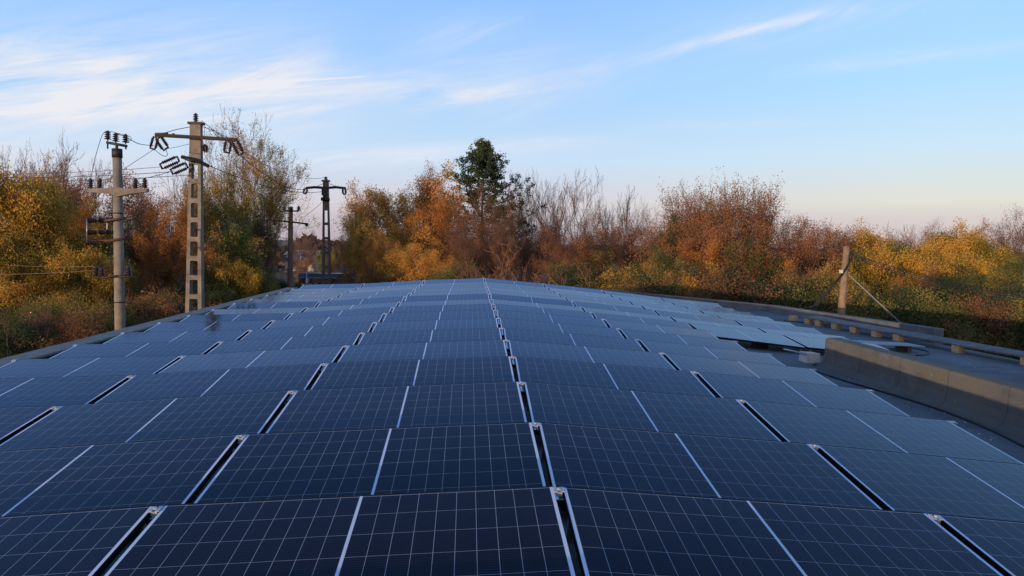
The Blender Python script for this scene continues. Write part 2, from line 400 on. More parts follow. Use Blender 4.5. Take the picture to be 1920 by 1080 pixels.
# ------------------------------------------------------------------ solar panels
def cell_material():
    mt, t, b = material('solar_cells_under_glass', .12, 0, .5)
    co = coord(t); s = t.nodes.new('ShaderNodeSeparateXYZ'); t.links.new(co, s.inputs[0])
    x, y = s.outputs[0], s.outputs[1]
    ax = math_(t, 'SUBTRACT', math_(t, 'ABSOLUTE', x), .007)          # distance from the white middle bar
    cx = (PW / 2 - .018 - .007) / 10; cy = (PH - .036) / 6
    def line(v, pitch, hw):
        fr = math_(t, 'FRACT', math_(t, 'DIVIDE', v, pitch))
        d = math_(t, 'SUBTRACT', .5, math_(t, 'ABSOLUTE', math_(t, 'SUBTRACT', fr, .5)))
        return math_(t, 'LESS_THAN', d, hw / pitch)
    lx_ = line(ax, cx, .0011); ly_ = line(math_(t, 'SUBTRACT', y, .018), cy, .0011)
    mid = math_(t, 'LESS_THAN', ax, 0.0)
    bor = math_(t, 'GREATER_THAN', math_(t, 'ABSOLUTE', x), PW / 2 - .0175)
    bor2 = math_(t, 'LESS_THAN', math_(t, 'ABSOLUTE', math_(t, 'SUBTRACT', math_(t, 'ABSOLUTE', math_(t, 'SUBTRACT', y, PH / 2)), PH / 2 - .016)), .003)
    grid = math_(t, 'MAXIMUM', lx_, ly_)
    bus = math_(t, 'MULTIPLY', line(math_(t, 'SUBTRACT', y, .018), cy / 10, .0005), .22)
    oi = t.nodes.new('ShaderNodeObjectInfo')
    # every panel a slightly different blue
    ri = ramp_(t, oi.outputs['Random'], [(0, s2l(6, 8, 16)), (.3, s2l(8, 14, 28)), (.6, s2l(17, 15, 26)), (1, s2l(10, 18, 32))])
    col = mix_(t, bus, ri, s2l(110, 120, 140))
    nz = noise_(t, co, 1.4, 5, .6)
    col = mix_(t, math_(t, 'MULTIPLY', grid, .52), col, s2l(196, 200, 212))
    col = mix_(t, math_(t, 'MAXIMUM', math_(t, 'MAXIMUM', mid, bor), math_(t, 'MULTIPLY', bor2, .2)), col, s2l(196, 206, 222))
    # thin dust film, a few spots
    mp = t.nodes.new('ShaderNodeMapping'); t.links.new(co, mp.inputs[0])
    cb = t.nodes.new('ShaderNodeCombineXYZ'); t.links.new(math_(t, 'MULTIPLY', oi.outputs['Random'], 50.0), cb.inputs[0]); t.links.new(cb.outputs[0], mp.inputs['Location'])
    m2 = t.nodes.new('ShaderNodeMapping'); m2.inputs['Scale'].default_value = (3.2, .8, 1); t.links.new(mp.outputs[0], m2.inputs[0])
    streaky = noise_(t, m2.outputs[0], 2.0, 7, .68, .5)                    # dried water marks run down the slope
    du = ramp_(t, streaky, [(.42, (.000, .000, .000)), (.62, (.006, .006, .006)), (.78, (.034, .034, .034))])
    low = math_(t, 'MULTIPLY', math_(t, 'SUBTRACT', .07, y, clamp=True), .9)      # dirt kept back by the lower frame
    du = math_(t, 'ADD', math_(t, 'MULTIPLY', du, math_(t, 'ADD', .5, oi.outputs['Random'])), math_(t, 'MULTIPLY', low, streaky))
    col = mix_(t, du, col, s2l(158, 158, 160))
    vo = t.nodes.new('ShaderNodeTexVoronoi'); vo.inputs['Scale'].default_value = .8; t.links.new(mp.outputs[0], vo.inputs[0])
    spot = math_(t, 'LESS_THAN', vo.outputs['Distance'], .016)
    col = mix_(t, math_(t, 'MULTIPLY', spot, .6), col, s2l(215, 215, 215))
    t.links.new(col, b.inputs['Base Color'])
    rr = ramp_(t, noise_(t, mp.outputs[0], 2.2, 4, .6), [(.3, (.05, .05, .05)), (.8, (.13, .13, .13))])
    b.inputs['Roughness'].default_value = .6; b.inputs['Specular IOR Level'].default_value = 0
    gl = t.nodes.new('ShaderNodeBsdfGlossy'); gl.inputs['Color'].default_value = (.72, .82, 1.0, 1); t.links.new(rr, gl.inputs['Roughness'])
    fz = t.nodes.new('ShaderNodeFresnel'); fz.inputs['IOR'].default_value = 1.20
    ms = t.nodes.new('ShaderNodeMixShader'); t.links.new(fz.outputs[0], ms.inputs[0]); t.links.new(b.outputs[0], ms.inputs[1]); t.links.new(gl.outputs[0], ms.inputs[2])
    t.links.new(ms.outputs[0], t.nodes['Material Output'].inputs[0])
    bp = t.nodes.new('ShaderNodeBump'); bp.inputs['Strength'].default_value = .015; bp.inputs['Distance'].default_value = .01
    t.links.new(noise_(t, mp.outputs[0], 1.1, 2, .5), bp.inputs['Height']); t.links.new(bp.outputs[0], b.inputs['Normal']); t.links.new(bp.outputs[0], gl.inputs['Normal'])
    return mt
M_cell = cell_material()
# local frame of a panel: x along the long side (centre 0), y from front edge 0 to rear edge PH, z up
mb = MB(); fw, fe, fh = .0015, .010, .035
for sx_ in (-1, 1): mb.box((sx_ * (PW / 2 - fw / 2), PH / 2, -fh / 2), (fw, PH - 2 * fe, fh))
for y in (fe / 2, PH - fe / 2): mb.box((0, y, -fh / 2), (PW, fe, fh))
me_frame = mb.mesh('frame', noisy('black_anodised_frame', s2l(20, 21, 26), s2l(14, 15, 20), 5, .75, .0, spec=.15))
mb = MB(); mb.box((0, PH / 2, -.0036), (PW - 2 * fw + .002, PH - 2 * fe + .002, .006)); me_glass = mb.mesh('glass', M_cell)
mb = MB()                                                   # clamp at the rear corner over the gap
mb.box((-.017, 0, .003), (.018, .05, .005)); mb.box((.017, 0, .003), (.018, .05, .005)); mb.box((0, 0, -.012), (.030, .045, .02)); mb.lathe((0, 0, -.004), (0, 0, .012), [(0, .009), (1, .009)], 6)
me_clamp = mb.mesh('clamp', noisy('bright_aluminium', s2l(176, 182, 190), s2l(156, 162, 170), 6, .5, .3))
mb = MB()                                                   # support on each side: rear post, front foot, base rail in one piece
mb.box((0, PH - .05, -.14), (.04, .04, .21)); mb.box((0, .06, -.06), (.04, .06, .05)); mb.box((0, PH / 2, -.056), (.034, PH - .06, .036))
me_mount = mb.mesh('mounting_rail', M_galv)
rowtilt = {4: .124, 5: .098, 10: .093, 9: .124, 11: .132, 12: .094, 13: .097, 14: .094, 15: .097, 16: .130}
rng = random.Random(11)
cells = {}
for r in range(-3, 17):
    js = range(-3, 2) if r <= 8 else range(-3, 4)
    for j in js: cells[(r, j)] = 1
for (r, j) in cells:
    (xa, za), (xb, zb) = seam(j), seam(j + 1)
    d = Vector((xb - xa, 0, zb - za)); mid = Vector(((xa + xb) / 2, Z1 + (r - 1) * P_ + (DY[r - 1] if r > 0 else 0), (za + zb) / 2 + (DH[r - 1] if r > 0 else -.01)))
    ux = d.normalized()
    tl = rowtilt.get(r, TILT) + rng.gauss(0, .0045)
    if r == 9 and j >= 2: tl -= .034
    uy = Vector((0, math.cos(tl), math.sin(tl))); uy = (uy - ux * uy.dot(ux)).normalized(); uz = ux.cross(uy)
    org = mid - uy * PH
    M = Matrix.Identity(4)
    rr = rng.gauss(0, .0012)
    for i in range(3): M[i][0] = ux[i]; M[i][1] = uy[i]; M[i][2] = uz[i]; M[i][3] = org[i]
    M = M @ Matrix.Rotation(rr, 4, 'Y')
    if j < 0: side = f'{ORD[-j - 1]} left of the ridge'
    else: side = f'{ORD[j]} right of the ridge'
    rowname = f'{ORD[-r]} row nearer than the front row' if r < 1 else 'front row' if r == 1 else ('last row' if r == 16 else f'{ORD[r - 1]} row from the front')
    o = empty('solar_panel', (0, 0, 0), f'dark blue solar panel, {side}, {rowname}', 'solar panel', 'solar panels in rows on the hall roof')
    o.matrix_world = M
    for nm, me, lx in (('frame', me_frame, 0), ('glass', me_glass, 0), ('mounting_rail', me_mount, -PW / 2 + .06), ('mounting_rail', me_mount, PW / 2 - .06)):
        c = bpy.data.objects.new(nm, me); C.objects.link(c); c.parent = o; c.location = (lx, 0, 0)
    c = bpy.data.objects.new('clamp', me_clamp); C.objects.link(c); c.parent = o; c.location = (PW / 2 + GAP / 2 + .001, PH - .05, 0)
    if j == -3 or (j == 2 and r == 9):
        c = bpy.data.objects.new('clamp', me_clamp); C.objects.link(c); c.parent = o; c.location = (-PW / 2 - .008, PH - .05, 0)

# ------------------------------------------------------------------ things lying on the roof
def zr(x): return zroof(x)
M_block = noisy('pale_concrete_block', s2l(206, 202, 196), s2l(176, 170, 164), 8, .95, bump=.4, bscale=50)
M_brick = noisy('yellow_grey_block', s2l(188, 160, 120), s2l(150, 128, 98), 7, .95, bump=.4, bscale=40)
def block(p, d, rz, mat, name, label, group=None, tilt=0):
    mb = MB(); mb.box((0, 0, d[2] / 2), d); mb.box((0, 0, d[2] / 2), (d[0] * .985, d[1] * 1.004, d[2] * .9))
    o = mb.build(name, mat, None, .006); o.location = p; o.rotation_euler = (0, tilt, rz)
    return tag(o, label, 'concrete block', group)
p = at_z(1519, 680, zr)
block((p.x, p.y + .05, zr(p.x) - .01), (.27, .2, .18), R(14), M_block, 'concrete_block', 'pale grey concrete ballast block beside the end of the curb wall', tilt=R(5))
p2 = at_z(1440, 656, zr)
block((p2.x, p2.y + .4, zr(p2.x) - .01), (.26, .2, .13), R(4), M_cable, 'concrete_block', 'concrete block coloured black for shade in the gap under the raised panel edge', tilt=R(5))  # cable black on this concrete block paints in the shade of the gap
# aluminium rail sticking out under the raised panels
mb = MB(); a = at_z(1470, 655, lambda x: zroof(x) + .13); b = at_z(1512, 664, lambda x: zroof(x) + .17)
mb.tube([a, b], .018, 4); tag(mb.build('rail', M_galv), 'short aluminium rail resting on the pale block under the raised panels', 'rail')
# walkway of boards laid on blocks along the east roof edge
WB = at_z(1500, 592.5, lambda x: zroof(x) + .20); WE = at_z(1915, 666.0, lambda x: zroof(x) + .20)
dirw = (WE - WB); dirw.z = 0; dirw.normalize(); nw = Vector((-dirw.y, dirw.x, 0))
if nw.x < 0: nw = -nw
def wz(p): return zroof(p.x)
M_board = noisy('weathered_board', s2l(104, 106, 108), s2l(78, 80, 82), 3, .9, bump=.4, bscale=20, c3=s2l(160, 160, 156), s3=18, f3=.6)
L = (WE - WB).length + 9; nb = 4; bl = L / nb
rng = random.Random(3)
for i in range(nb):
    a = WB + dirw * (i * bl + .01); b = WB + dirw * ((i + 1) * bl - .01)
    sag = rng.uniform(-.012, .004); wv = rng.uniform(-.015, .015)
    rowsv = []
    for k in range(9):
        q = a.lerp(b, k / 8) + nw * wv
        for o_, zz in ((0, .200), (.62, .205), (.62, .172), (0, .168)):
            pp = q + nw * o_; rowsv.append((pp.x, pp.y, zroof(q.x) + zz + sag * math.sin(math.pi * k / 8) + rng.uniform(-.002, .002)))
    fs = [(4 * k + j, 4 * k + (j + 1) % 4, 4 * k + 4 + (j + 1) % 4, 4 * k + 4 + j) for k in range(8) for j in range(4)] + [(3, 2, 1, 0), (32, 33, 34, 35)]
    o = MB().add(rowsv, fs).build('walkway_board', M_board)
    lab = ['grey walkway board at the far end beside the corner parapet', 'grey walkway board second from the far end, behind the curb wall',
           'speckled grey walkway board third from the far end at the picture edge', 'nearest grey walkway board, running out of the picture'][i]
    tag(o, lab, 'board', 'boards laid on blocks along the roof edge')
bp_ = [(1507, 598), (1528.5, 603), (1556, 607), (1593, 613), (1628, 619.5), (1669, 627), (1709, 634.5), (1805, 654.5), (1918, 678)]
for i, (a, b) in enumerate(bp_):
    dists = [at_z(a, b, lambda x: zroof(x) + .08)]
    q = dists[0]; t = (q - WB).dot(dirw); q = WB + dirw * t + nw * .10
    lab = f'{ORD[i]} yellowish block under the walkway boards, counted from the far end' if i else 'yellowish block at the far end under the walkway boards'
    block((q.x, q.y, zroof(q.x) - .012), (.17, .20, .176), math.atan2(dirw.y, dirw.x) + R(rng.uniform(-8, 8) + 90), M_brick, 'support_block', lab, 'blocks under the walkway boards')
for t in (13.2, 15.6):
    q = WB + dirw * t + nw * .1
    if t * 1 < L: pass
# black cables
def groundpath(pts, h=.015): 
    out = []
    for a, b in pts:
        p = at_z(a, b, lambda x: zroof(x) + h); out.append(p)
    return out
def smooth_path(pts, k=6):
    out = []; P = [pts[0]] + list(pts) + [pts[-1]]
    for i in range(1, len(P) - 2):
        for s in range(k):
            t = s / k; a, b, c, d = P[i - 1], P[i], P[i + 1], P[i + 2]
            out.append(.5 * ((2 * b) + (c - a) * t + (2 * a - 5 * b + 4 * c - d) * t * t + (3 * b - a - 3 * c + d) * t ** 3))
    out.append(Vector(pts[-1])); return out
def cable(pts, r, label, h=.015):
    o = MB().tube(smooth_path(groundpath(pts, h)), r, 6).build('cable', M_cable); return tag(o, label, 'cable')
cable([(1538, 681), (1527, 682.5), (1522, 687), (1533, 696), (1580, 712.5), (1630, 727), (1700, 748), (1771, 771), (1849, 802), (1925, 839), (2000, 880)], .014,
      'black cable curving round the curb wall end and along its foot')
cable([(1660, 655), (1690, 651), (1725, 655), (1742, 660), (1735, 665), (1718, 666)], .014, 'black cable loop on the roof beside the loose grey board')
cable([(1470, 601), (1510, 605), (1545, 608.5), (1575, 604), (1600, 606)], .014, 'thin black cable crossing to the far support blocks of the walkway')
# loose grey board raised on two feet behind the curb wall
pA = at_z(1600, 640, lambda x: zroof(x) + .16)
rt = empty('loose_board', (pA.x + .75, pA.y + .1, zroof(pA.x + .75)), 'loose pale grey board raised on two feet on the roof behind the curb wall', 'board')
rt.rotation_euler = (0, R(3), R(6))
MB().box((0, 0, .15), (1.5, .55, .02)).build('board_top', noisy('pale_board', s2l(150, 156, 164), s2l(128, 134, 142), 3, .7), rt, .003)
for x in (-.55, .45): MB().box((x, 0, .07), (.10, .40, .14)).build('foot', M_conc_d, rt, .004)
# bird droppings / gravel specks are in the felt; small loose stones as stuff
rng = random.Random(8); mb = MB()
for _ in range(150):
    if rng.random() < .5: y = rng.uniform(3, 22); x = rng.uniform(5.9, edge_x(y) - .8)
    else: y = rng.uniform(2.5, 11.5); x = rng.uniform(4.3, 5.2)
    if 7.9 > x and y > 13: continue
    s_ = rng.uniform(.004, .010); z = zroof(x) + s_ * .5
    mb.lathe((x, y, z - s_ * .6), (x, y, z + s_ * .6), [(0, s_ * .5), (.5, s_), (1, s_ * .4)], 5)
tag(mb.build('gravel', noisy('white_gravel', s2l(214, 210, 204), s2l(170, 168, 164), 4, .9)), 'loose pale gravel and crumbs scattered on the grey roofing felt', 'gravel', None, 'stuff')

# ------------------------------------------------------------------ poles and wires
def pin_insulator(p0, p1, r, sheds=4):
    pr = [(0, r * .25), (.12, r * .25)]
    for k in range(sheds):
        t = .14 + k * .8 / sheds; dt = .8 / sheds
        pr += [(t, r * .5), (t + dt * .12, r * (1.25 - .08 * k)), (t + dt * .5, r * .9), (t + dt * .8, r * .5)]
    pr += [(.95, r * .4), (1.0, r * .25)]
    return MB().lathe(p0, p1, pr, 10)
def part(mb, name, mat, root, bevel=0):
    o = mb.build(name, mat, None, bevel); o.parent = root; o.matrix_parent_inverse = Matrix.Translation(-Vector(root.location)); return o
def base_of(px, Y, py=600):
    q = at(px, py, Y); return (q.x, q.y, 0)
# -- round concrete pole with switchgear
YA = 27.0; ppm = F_PX / YA
top = at(219.5, 280, YA); bx = at(225, 612, YA).x
foot = Vector((bx + (bx - top.x) * .9, YA, 0)) if False else Vector((bx, YA, 0))
pole = empty('round_pole', tuple(foot), 'round concrete pole with stacked insulators standing left of the lattice pole', 'utility pole')
part(MB().tube([foot, foot.lerp(top, .5), top], [.20, .175, .15], 16), 'shaft', M_conc, pole)
part(MB().tube([top - Vector((0, 0, .30)), top + Vector((0, 0, .02))], .175, 16), 'pole_cap', M_steel, pole)
part(MB().tube([top - Vector((0, 0, 2.30)), top - Vector((0, 0, 2.26))], .19, 16), 'band', M_steel, pole)
part(MB().tube([at(224, 567.5, YA), at(224, 565, YA)], .195, 16), 'band', M_steel, pole)
def PA(px, py, dy=0): return at(px, py, YA + dy)
m_ = MB(); m_.tube([PA(200, 267), PA(238, 274)], .055, 6); m_.tube([PA(219, 270), PA(219, 284)], .05, 6); m_.tube([PA(202, 266), PA(202, 279)], .03, 5); m_.tube([PA(236, 272), PA(236, 280)], .03, 5)
part(m_, 'top_bracket', M_steel, pole)
for a in ((202, 264, 245), (217, 268, 249), (235.5, 270, 251)):
    part(pin_insulator(PA(a[0], a[1]), PA(a[0], a[2]), .105), 'insulator', M_ins, pole)
# cranked concrete cross arm
m_ = MB()
for (a, b, c, d) in ((164, 356, 8, .20), (252, 357, 9, .2)): pass
arm = [(164, 357.5, .055), (200, 357.8, .09), (222, 360, .16), (245, 359, .10), (277, 357, .055)]
q = [PA(a, b, -.18) for a, b, c in arm]
vs = []
for pnt, (a, b, c) in zip(q, arm):
    for dy, dz in ((-.1, -1), (.1, -1), (.1, 1), (-.1, 1)): vs.append((pnt.x, pnt.y + dy, pnt.z + dz * c))
m_.add(vs, [(4 * k + j, 4 * k + (j + 1) % 4, 4 * k + 4 + (j + 1) % 4, 4 * k + 4 + j) for k in range(4) for j in range(4)] + [(0, 1, 2, 3), (19, 18, 17, 16)])
part(m_, 'cross_arm', M_conc, pole, .01)
for x in (170, 187, 254, 271.5): part(pin_insulator(PA(x, 355, -.18), PA(x, 334, -.18), .10, 5), 'insulator', M_ins, pole)
# switch with horizontal insulators
m_ = MB()
for y0, y1 in ((414, 410), (452, 448.5)):
    m_.tube([PA(196, y0, -.25), PA(236, y1 - 1, -.25)], .045, 5)
    m_.tube([PA(163, y0 + 1, .1), PA(236, y1, .2)], .04, 5)
part(m_, 'switch_frame', M_rust, pole)
for y in (413, 435, 455):
    for x0, x1 in ((163, 183), (186, 198), (199, 213)):
        if y == 455 and x0 > 180: continue
        part(pin_insulator(PA(x0, y, -.1), PA(x1, y + .5, -.1), .085, 4), 'switch_insulator', M_ins, pole)
part(MB().tube([PA(163, 410, -.1), PA(163, 455, -.1)], .018, 5), 'switch_rod', M_galv, pole)
part(MB().tube([PA(188, 412, -.1), PA(188, 470, -.1)], .012, 5), 'switch_rod', M_rust, pole)
part(MB().tube([PA(201, 414, -.1), PA(201, 438, -.1)], .02, 5), 'switch_rod', M_block, pole)
m_ = MB(); m_.tube([PA(178, 522, -.2), PA(222, 517.5, -.25)], .04, 5); m_.tube([PA(208, 518, -.25), PA(262, 520, -.25)], .032, 5)
part(m_, 'lower_arm', M_steel, pole)
for x, a, b in ((180, 520, 497), (191, 520, 500), (241, 519, 496)): part(pin_insulator(PA(x, a, -.2), PA(x, b, -.2), .10, 5), 'insulator', M_ins, pole)
part(MB().tube([PA(207, 455, -.05), PA(209, 540, -.05), PA(210, 640, -.05)], .011, 5), 'operating_rod', M_steel, pole)

# -- ladder-type concrete poles
def ladder_pole(YL, top_px, foot_px, wtop, wbot, nwin, solid_h, label, win_h=.55, pitch=.78, mat=M_conc, side=.30):
    top = at(*top_px, YL); foot = Vector((at(foot_px[0], foot_px[1], YL).x, YL, 0))
    root = empty('lattice_pole', tuple(foot), label, 'utility pole', 'ladder-type concrete poles')
    root.rotation_euler = (0, 0, 0)
    H = top.z
    def c(z): return foot.x + (top.x - foot.x) * z / H
    def hw(z): return (wbot + (wtop - wbot) * z / H) / 2
    def hd(z): return (side * 1.35 + (side * .85 - side * 1.35) * z / H) / 2
    mb = MB()
    def ring(z, x0, x1, dy): return [(c(z) + x0, YL - dy, z), (c(z) + x1, YL - dy, z), (c(z) + x1, YL + dy, z), (c(z) + x0, YL + dy, z)]
    def seg(z0, z1, a0, b0, a1, b1):
        vs = ring(z0, a0, b0, hd(z0)) + ring(z1, a1, b1, hd(z1))
        mb.add(vs, [(0, 1, 5, 4), (1, 2, 6, 5), (2, 3, 7, 6), (3, 0, 4, 7), (0, 3, 2, 1), (4, 5, 6, 7)])
    rail = .235
    zt = H - solid_h
    seg(zt, H, -hw(zt), hw(zt), -hw(H), hw(H))
    def r(z): return hw(z) * 2 * rail
    seg(0, zt - .001, -hw(0), -hw(0) + r(0), -hw(zt), -hw(zt) + r(zt)); seg(0, zt - .001, hw(0) - r(0), hw(0), hw(zt) - r(zt), hw(zt))
    z = zt
    while z > .5:
        z1 = z - (pitch - win_h)
        # rung with filleted ends
        if z < zt: 
            e = .002
            seg(z1, z, -hw(z) + r(z) - e, hw(z) - r(z) + e, -hw(z) + r(z) - e, hw(z) - r(z) + e)
            zz = [z1, z]
        for s_ in (-1, 1):
            for zc_, sg in ((z if z == zt else z, 1), (z1, -1)):
                if z == zt and sg == 1: zc_ = zt
                rad = .035 * (wbot / .6)
                xe = hw(z) - r(z) + .002
                tri = [(xe, 0), (xe - rad, 0), (xe - rad * .45, rad * .45), (xe, rad)] if sg == 1 else [(xe, 0), (xe - rad, 0), (xe - rad * .45, -rad * .45), (xe, -rad)]
                zb = (z + .001 if z < zt else None) if sg == 1 else (z1 - .001)
                if zb is None: 
                    continue
                d_ = hd(zb) * .97
                vs = [(c(zb) + s_ * x, YL + yy, zb + zz_) for yy in (-d_, d_) for x, zz_ in tri]
                mb.add(vs, [(0, 1, 2, 3), (7, 6, 5, 4), (1, 0, 4, 5), (2, 1, 5, 6), (3, 2, 6, 7), (0, 3, 7, 4)])
        z = z1 - win_h if z < zt else zt - win_h
    part(mb, 'shaft', mat, root, 0)
    return root, top, foot, hw(H)
def string_pair(mb, a, b, sep, r, up):
    """two parallel strings of sheds joined by yokes, an elongated O"""
    a, b = Vector(a), Vector(b); d = (b - a).normalized(); s = d.cross(up).normalized() * sep / 2
    for k in (-1, 1):
        o = s * k; L = (b - a).length; pr = [(0, .02)]
        nsh = 7
        for i in range(nsh):
            t = .12 + i * .76 / nsh; pr += [(t, r * .55), (t + .03, r), (t + .07, r * .55)]
        pr += [(1, .02)]
        mb.lathe(a + o, b + o, pr, 8)
    mb.tube([a - s * 1.1, a + s * 1.1], r * .5, 6); mb.tube([b - s * 1.1, b + s * 1.1], r * .5, 6)
    return mb
YP = 30.5
lp, ltop, lfoot, _ = ladder_pole(YP, (368, 233), (362, 585), .42, .78, 9, 1.62, 'ladder-type concrete pole with double insulator loops, nearest of its kind', .60, .785)
def PL(px, py, dy=0): return at(px, py, YP + dy)
part(MB().box((ltop.x, YP, ltop.z + .03), (.56, .42, .09)), 'pole_cap', M_steel, lp)
part(MB().tube([PL(360, 233), PL(367, 226), PL(374, 233)], .04, 5), 'top_bracket', M_steel, lp)
part(pin_insulator(PL(367, 228), PL(367, 212), .10), 'insulator', M_ins, lp)
q1, q2 = PL(291, 252.5, -.7), PL(444, 262.5, .1)
q1, q2 = PL(291, 253, -.35), PL(443, 262, -.35)
m_ = MB(); m_.tube([q1, q2], .075, 4, True, False); m_.tube([q1 + Vector((0, 0, .04)), q1 + Vector((.5, 0, .06))], .05, 4); 
part(m_, 'cross_arm', noisy('brown_steel', s2l(78, 64, 56), s2l(58, 50, 46), 8, .75, .2), lp)
part(MB().tube([PL(325, 255, -.35), PL(325, 250, -.35)], .05, 5), 'bolt', M_steel, lp)
part(MB().tube([PL(303, 251, -.3), PL(330, 243, -.3), PL(358, 237.5, -.1)], .014, 4), 'stay_rod', M_steel, lp)
part(MB().tube([PL(378, 237, -.1), PL(396, 243, -.2), PL(410, 258, -.3)], .014, 4), 'stay_rod', M_steel, lp)
part(MB().tube([PL(396, 243, -.2), PL(432, 260, -.3)], .012, 4), 'stay_rod', M_steel, lp)
m_ = MB(); m_.tube([PL(340, 294, -.3), PL(366, 300, -.32), PL(392, 312, -.3)], .075, 4, True, False)
m_.tube([PL(347, 297, -.3), PL(366, 303, -.32)], .07, 4)
part(m_, 'cross_arm', M_steel, lp)
upv = Vector((0, 1, 0))
for a, b, sep in (((292, 258), (286, 279), .2), ((297, 259), (311, 279), .24), ((440, 264), (452, 289), .22), ((428, 266), (425, 286), .22), ((334, 298), (302, 312), .22), ((350, 310), (322, 322), .22), ((383, 272), (386, 284), .12)):
    mm = MB(); string_pair(mm, PL(a[0], a[1], -.35), PL(b[0], b[1], -.35), sep, .078, upv)
    part(mm, 'insulator_string', M_ins, lp)
YQ = 58.5
lp2, t2, f2, _ = ladder_pole(YQ, (611, 340), (613, 530), .42, .82, 9, 2.3, 'ladder-type concrete pole standing in the gap between the trees', .95, 1.15, M_conc_d)
def PQ(px, py, dy=0): return at(px, py, YQ + dy)
part(MB().box((t2.x, YQ, t2.z + .03), (.60, .46, .12)), 'pole_cap', M_steel, lp2)
part(pin_insulator(PQ(611, 341), PQ(611, 331), .16, 3), 'insulator', M_ins, lp2)
m_ = MB(); m_.tube([PQ(574, 352.5, -.4), PQ(590, 351), PQ(611, 352.5, -.4), PQ(630, 351), PQ(648, 353, -.4)], .10, 4, True, False)
part(m_, 'cross_arm', M_steel, lp2)
part(MB().tube([PQ(602, 373, -.3), PQ(618, 374.5, -.3)], .14, 4), 'cross_arm', M_steel, lp2)
part(MB().box((PQ(611, 360).x, YQ - .35, PQ(611, 360).z), (.5, .25, .55)), 'junction_box', M_steel, lp2)
for a, b in (((574, 354), (571, 363)), ((645, 354), (646, 364))):
    mm = MB(); string_pair(mm, PQ(a[0], a[1], -.4), PQ(b[0], b[1], -.4), .22, .12, upv); part(mm, 'insulator_string', M_ins, lp2)
part(MB().tube([PQ(595, 349, -.3), PQ(607, 344, -.2)], .02, 4), 'stay_rod', M_steel, lp2)
part(MB().tube([PQ(616, 344, -.2), PQ(632, 350, -.3)], .02, 4), 'stay_rod', M_steel, lp2)
# brown pole far behind, two arms
YD = 62.0
def PD(px, py, dy=0): return at(px, py, YD + dy)
td = PD(545, 388); fd = Vector((PD(543, 530).x, YD, 0))
pd_ = empty('square_pole', tuple(fd), 'brown square concrete pole with two cross arms beside the olive tree', 'utility pole')
part(MB().tube([fd, td], [.27, .19], 4, True, False), 'shaft', noisy('brown_concrete', s2l(156, 120, 100), s2l(126, 98, 84), 2, .9), pd_)
part(MB().tube([PD(532, 395, -.3), PD(560, 396, -.3)], .06, 4), 'cross_arm', M_steel, pd_)
part(MB().tube([PD(500, 412, -.3), PD(545, 416, -.3), PD(578, 420, -.3)], .07, 4), 'cross_arm', M_rust, pd_)
for x, a, b in ((533, 395, 386), (546, 395, 387), (560, 396, 386), (515, 413, 423), (575, 418, 425)): part(pin_insulator(PD(x, a, -.3), PD(x, b, -.3), .16, 3), 'insulator', M_ins, pd_)
# wooden pole by the east edge with struts
YW = 27.5
def PW_(px, py, dy=0): return at(px, py, YW + dy)
tw = PW_(1587.5, 462); b1 = PW_(1577, 590); fw_ = b1 + (b1 - tw) * ((b1.z) / (tw.z - b1.z))
wp = empty('wooden_pole', tuple(fw_), 'leaning grey wooden pole behind the right roof edge with cables', 'utility pole')
part(MB().tube([fw_, b1, tw], [.16, .145, .115], 12), 'shaft', M_wood, wp)
part(MB().tube([PW_(1593, 488, -.1), PW_(1598, 474, -.1)], .05, 6), 'cable_clamp', M_steel, wp)
m_ = MB()
for k in range(3): m_.tube([PW_(1594 - k * 3, 490 + k * 6, -.15), PW_(1580 - k * 2, 512 + k * 3, -.2), PW_(1545 + k * 2, 552, -.3), PW_(1518 + k * 4, 582, -.4), PW_(1490 + k * 5, 615, -.5)], .030, 5)
part(m_, 'cable_bundle', M_steel, wp)
part(MB().tube([PW_(1590, 514), PW_(1690, 607, .3), PW_(1720, 635, .4)], .028, 6), 'brace', noisy('dull_steel', s2l(120, 122, 126), s2l(100, 102, 106), 6, .7), wp)
part(MB().box(tuple(PW_(1577, 509, -.25)), (.12, .08, .12)), 'connector', M_block, wp)
def wire(pts, label, r=.010, sag=0.0, grp='overhead wires'):
    P = [at(*p) for p in pts]
    if len(P) == 2:
        a, b = P; P = []
        for k in range(17):
            t = k / 16; q = a.lerp(b, t); q.z -= sag * 4 * t * (1 - t); P.append(q)
    else: P = smooth_path(P, 5)
    o = MB().tube(P, r, 4).build('overhead_wire', M_wire); return tag(o, label, 'wire', grp)
wire([(202, 245, YA), (192, 253, YA), (180, 290, YA), (172, 325, YA - .1), (170, 334, YA - .18)], 'wire looping from top left insulator of round pole down to cross arm', .011)
wire([(217, 249, YA), (243, 261, YA), (262, 270, YA + .4), (288, 273, YP - .4)], 'dark jumper wire from round pole top towards the left insulator loop', .013)
wire([(202, 245, YA), (225, 251, YA), (243, 256, YA), (246, 262, YA), (240, 266, YA)], 'wire curling round the topmost insulators of the round pole', .010)
wire([(287, 281, YP - .4), (258, 300, 29.2), (229, 319, 28)], 'wire slanting down from the left insulator loop behind the round pole', .010)
wire([(311, 280, YP - .4), (314, 291, YP - .4), (305, 292, YP - .4), (292, 282, YP - .4)], 'short jumper loop hanging under the left insulator loops', .012)
wire([(302, 313, YP - .35), (-140, 324, 34)], 'topmost of three level wires running left from the ladder pole', .009, .15)
wire([(322, 322, YP - .35), (-140, 330, 34)], 'middle one of three level wires running left from the ladder pole', .012, .15)
wire([(356, 328, YP - .35), (-140, 338, 34)], 'lowest of three level wires running left from the ladder pole', .011, .15)
wire([(320, 322, YP - .35), (290, 330, 29.5), (271, 334, YA - .18), (254, 334, YA - .18)], 'wire from lower insulator loop to right insulators of the cross arm', .011)
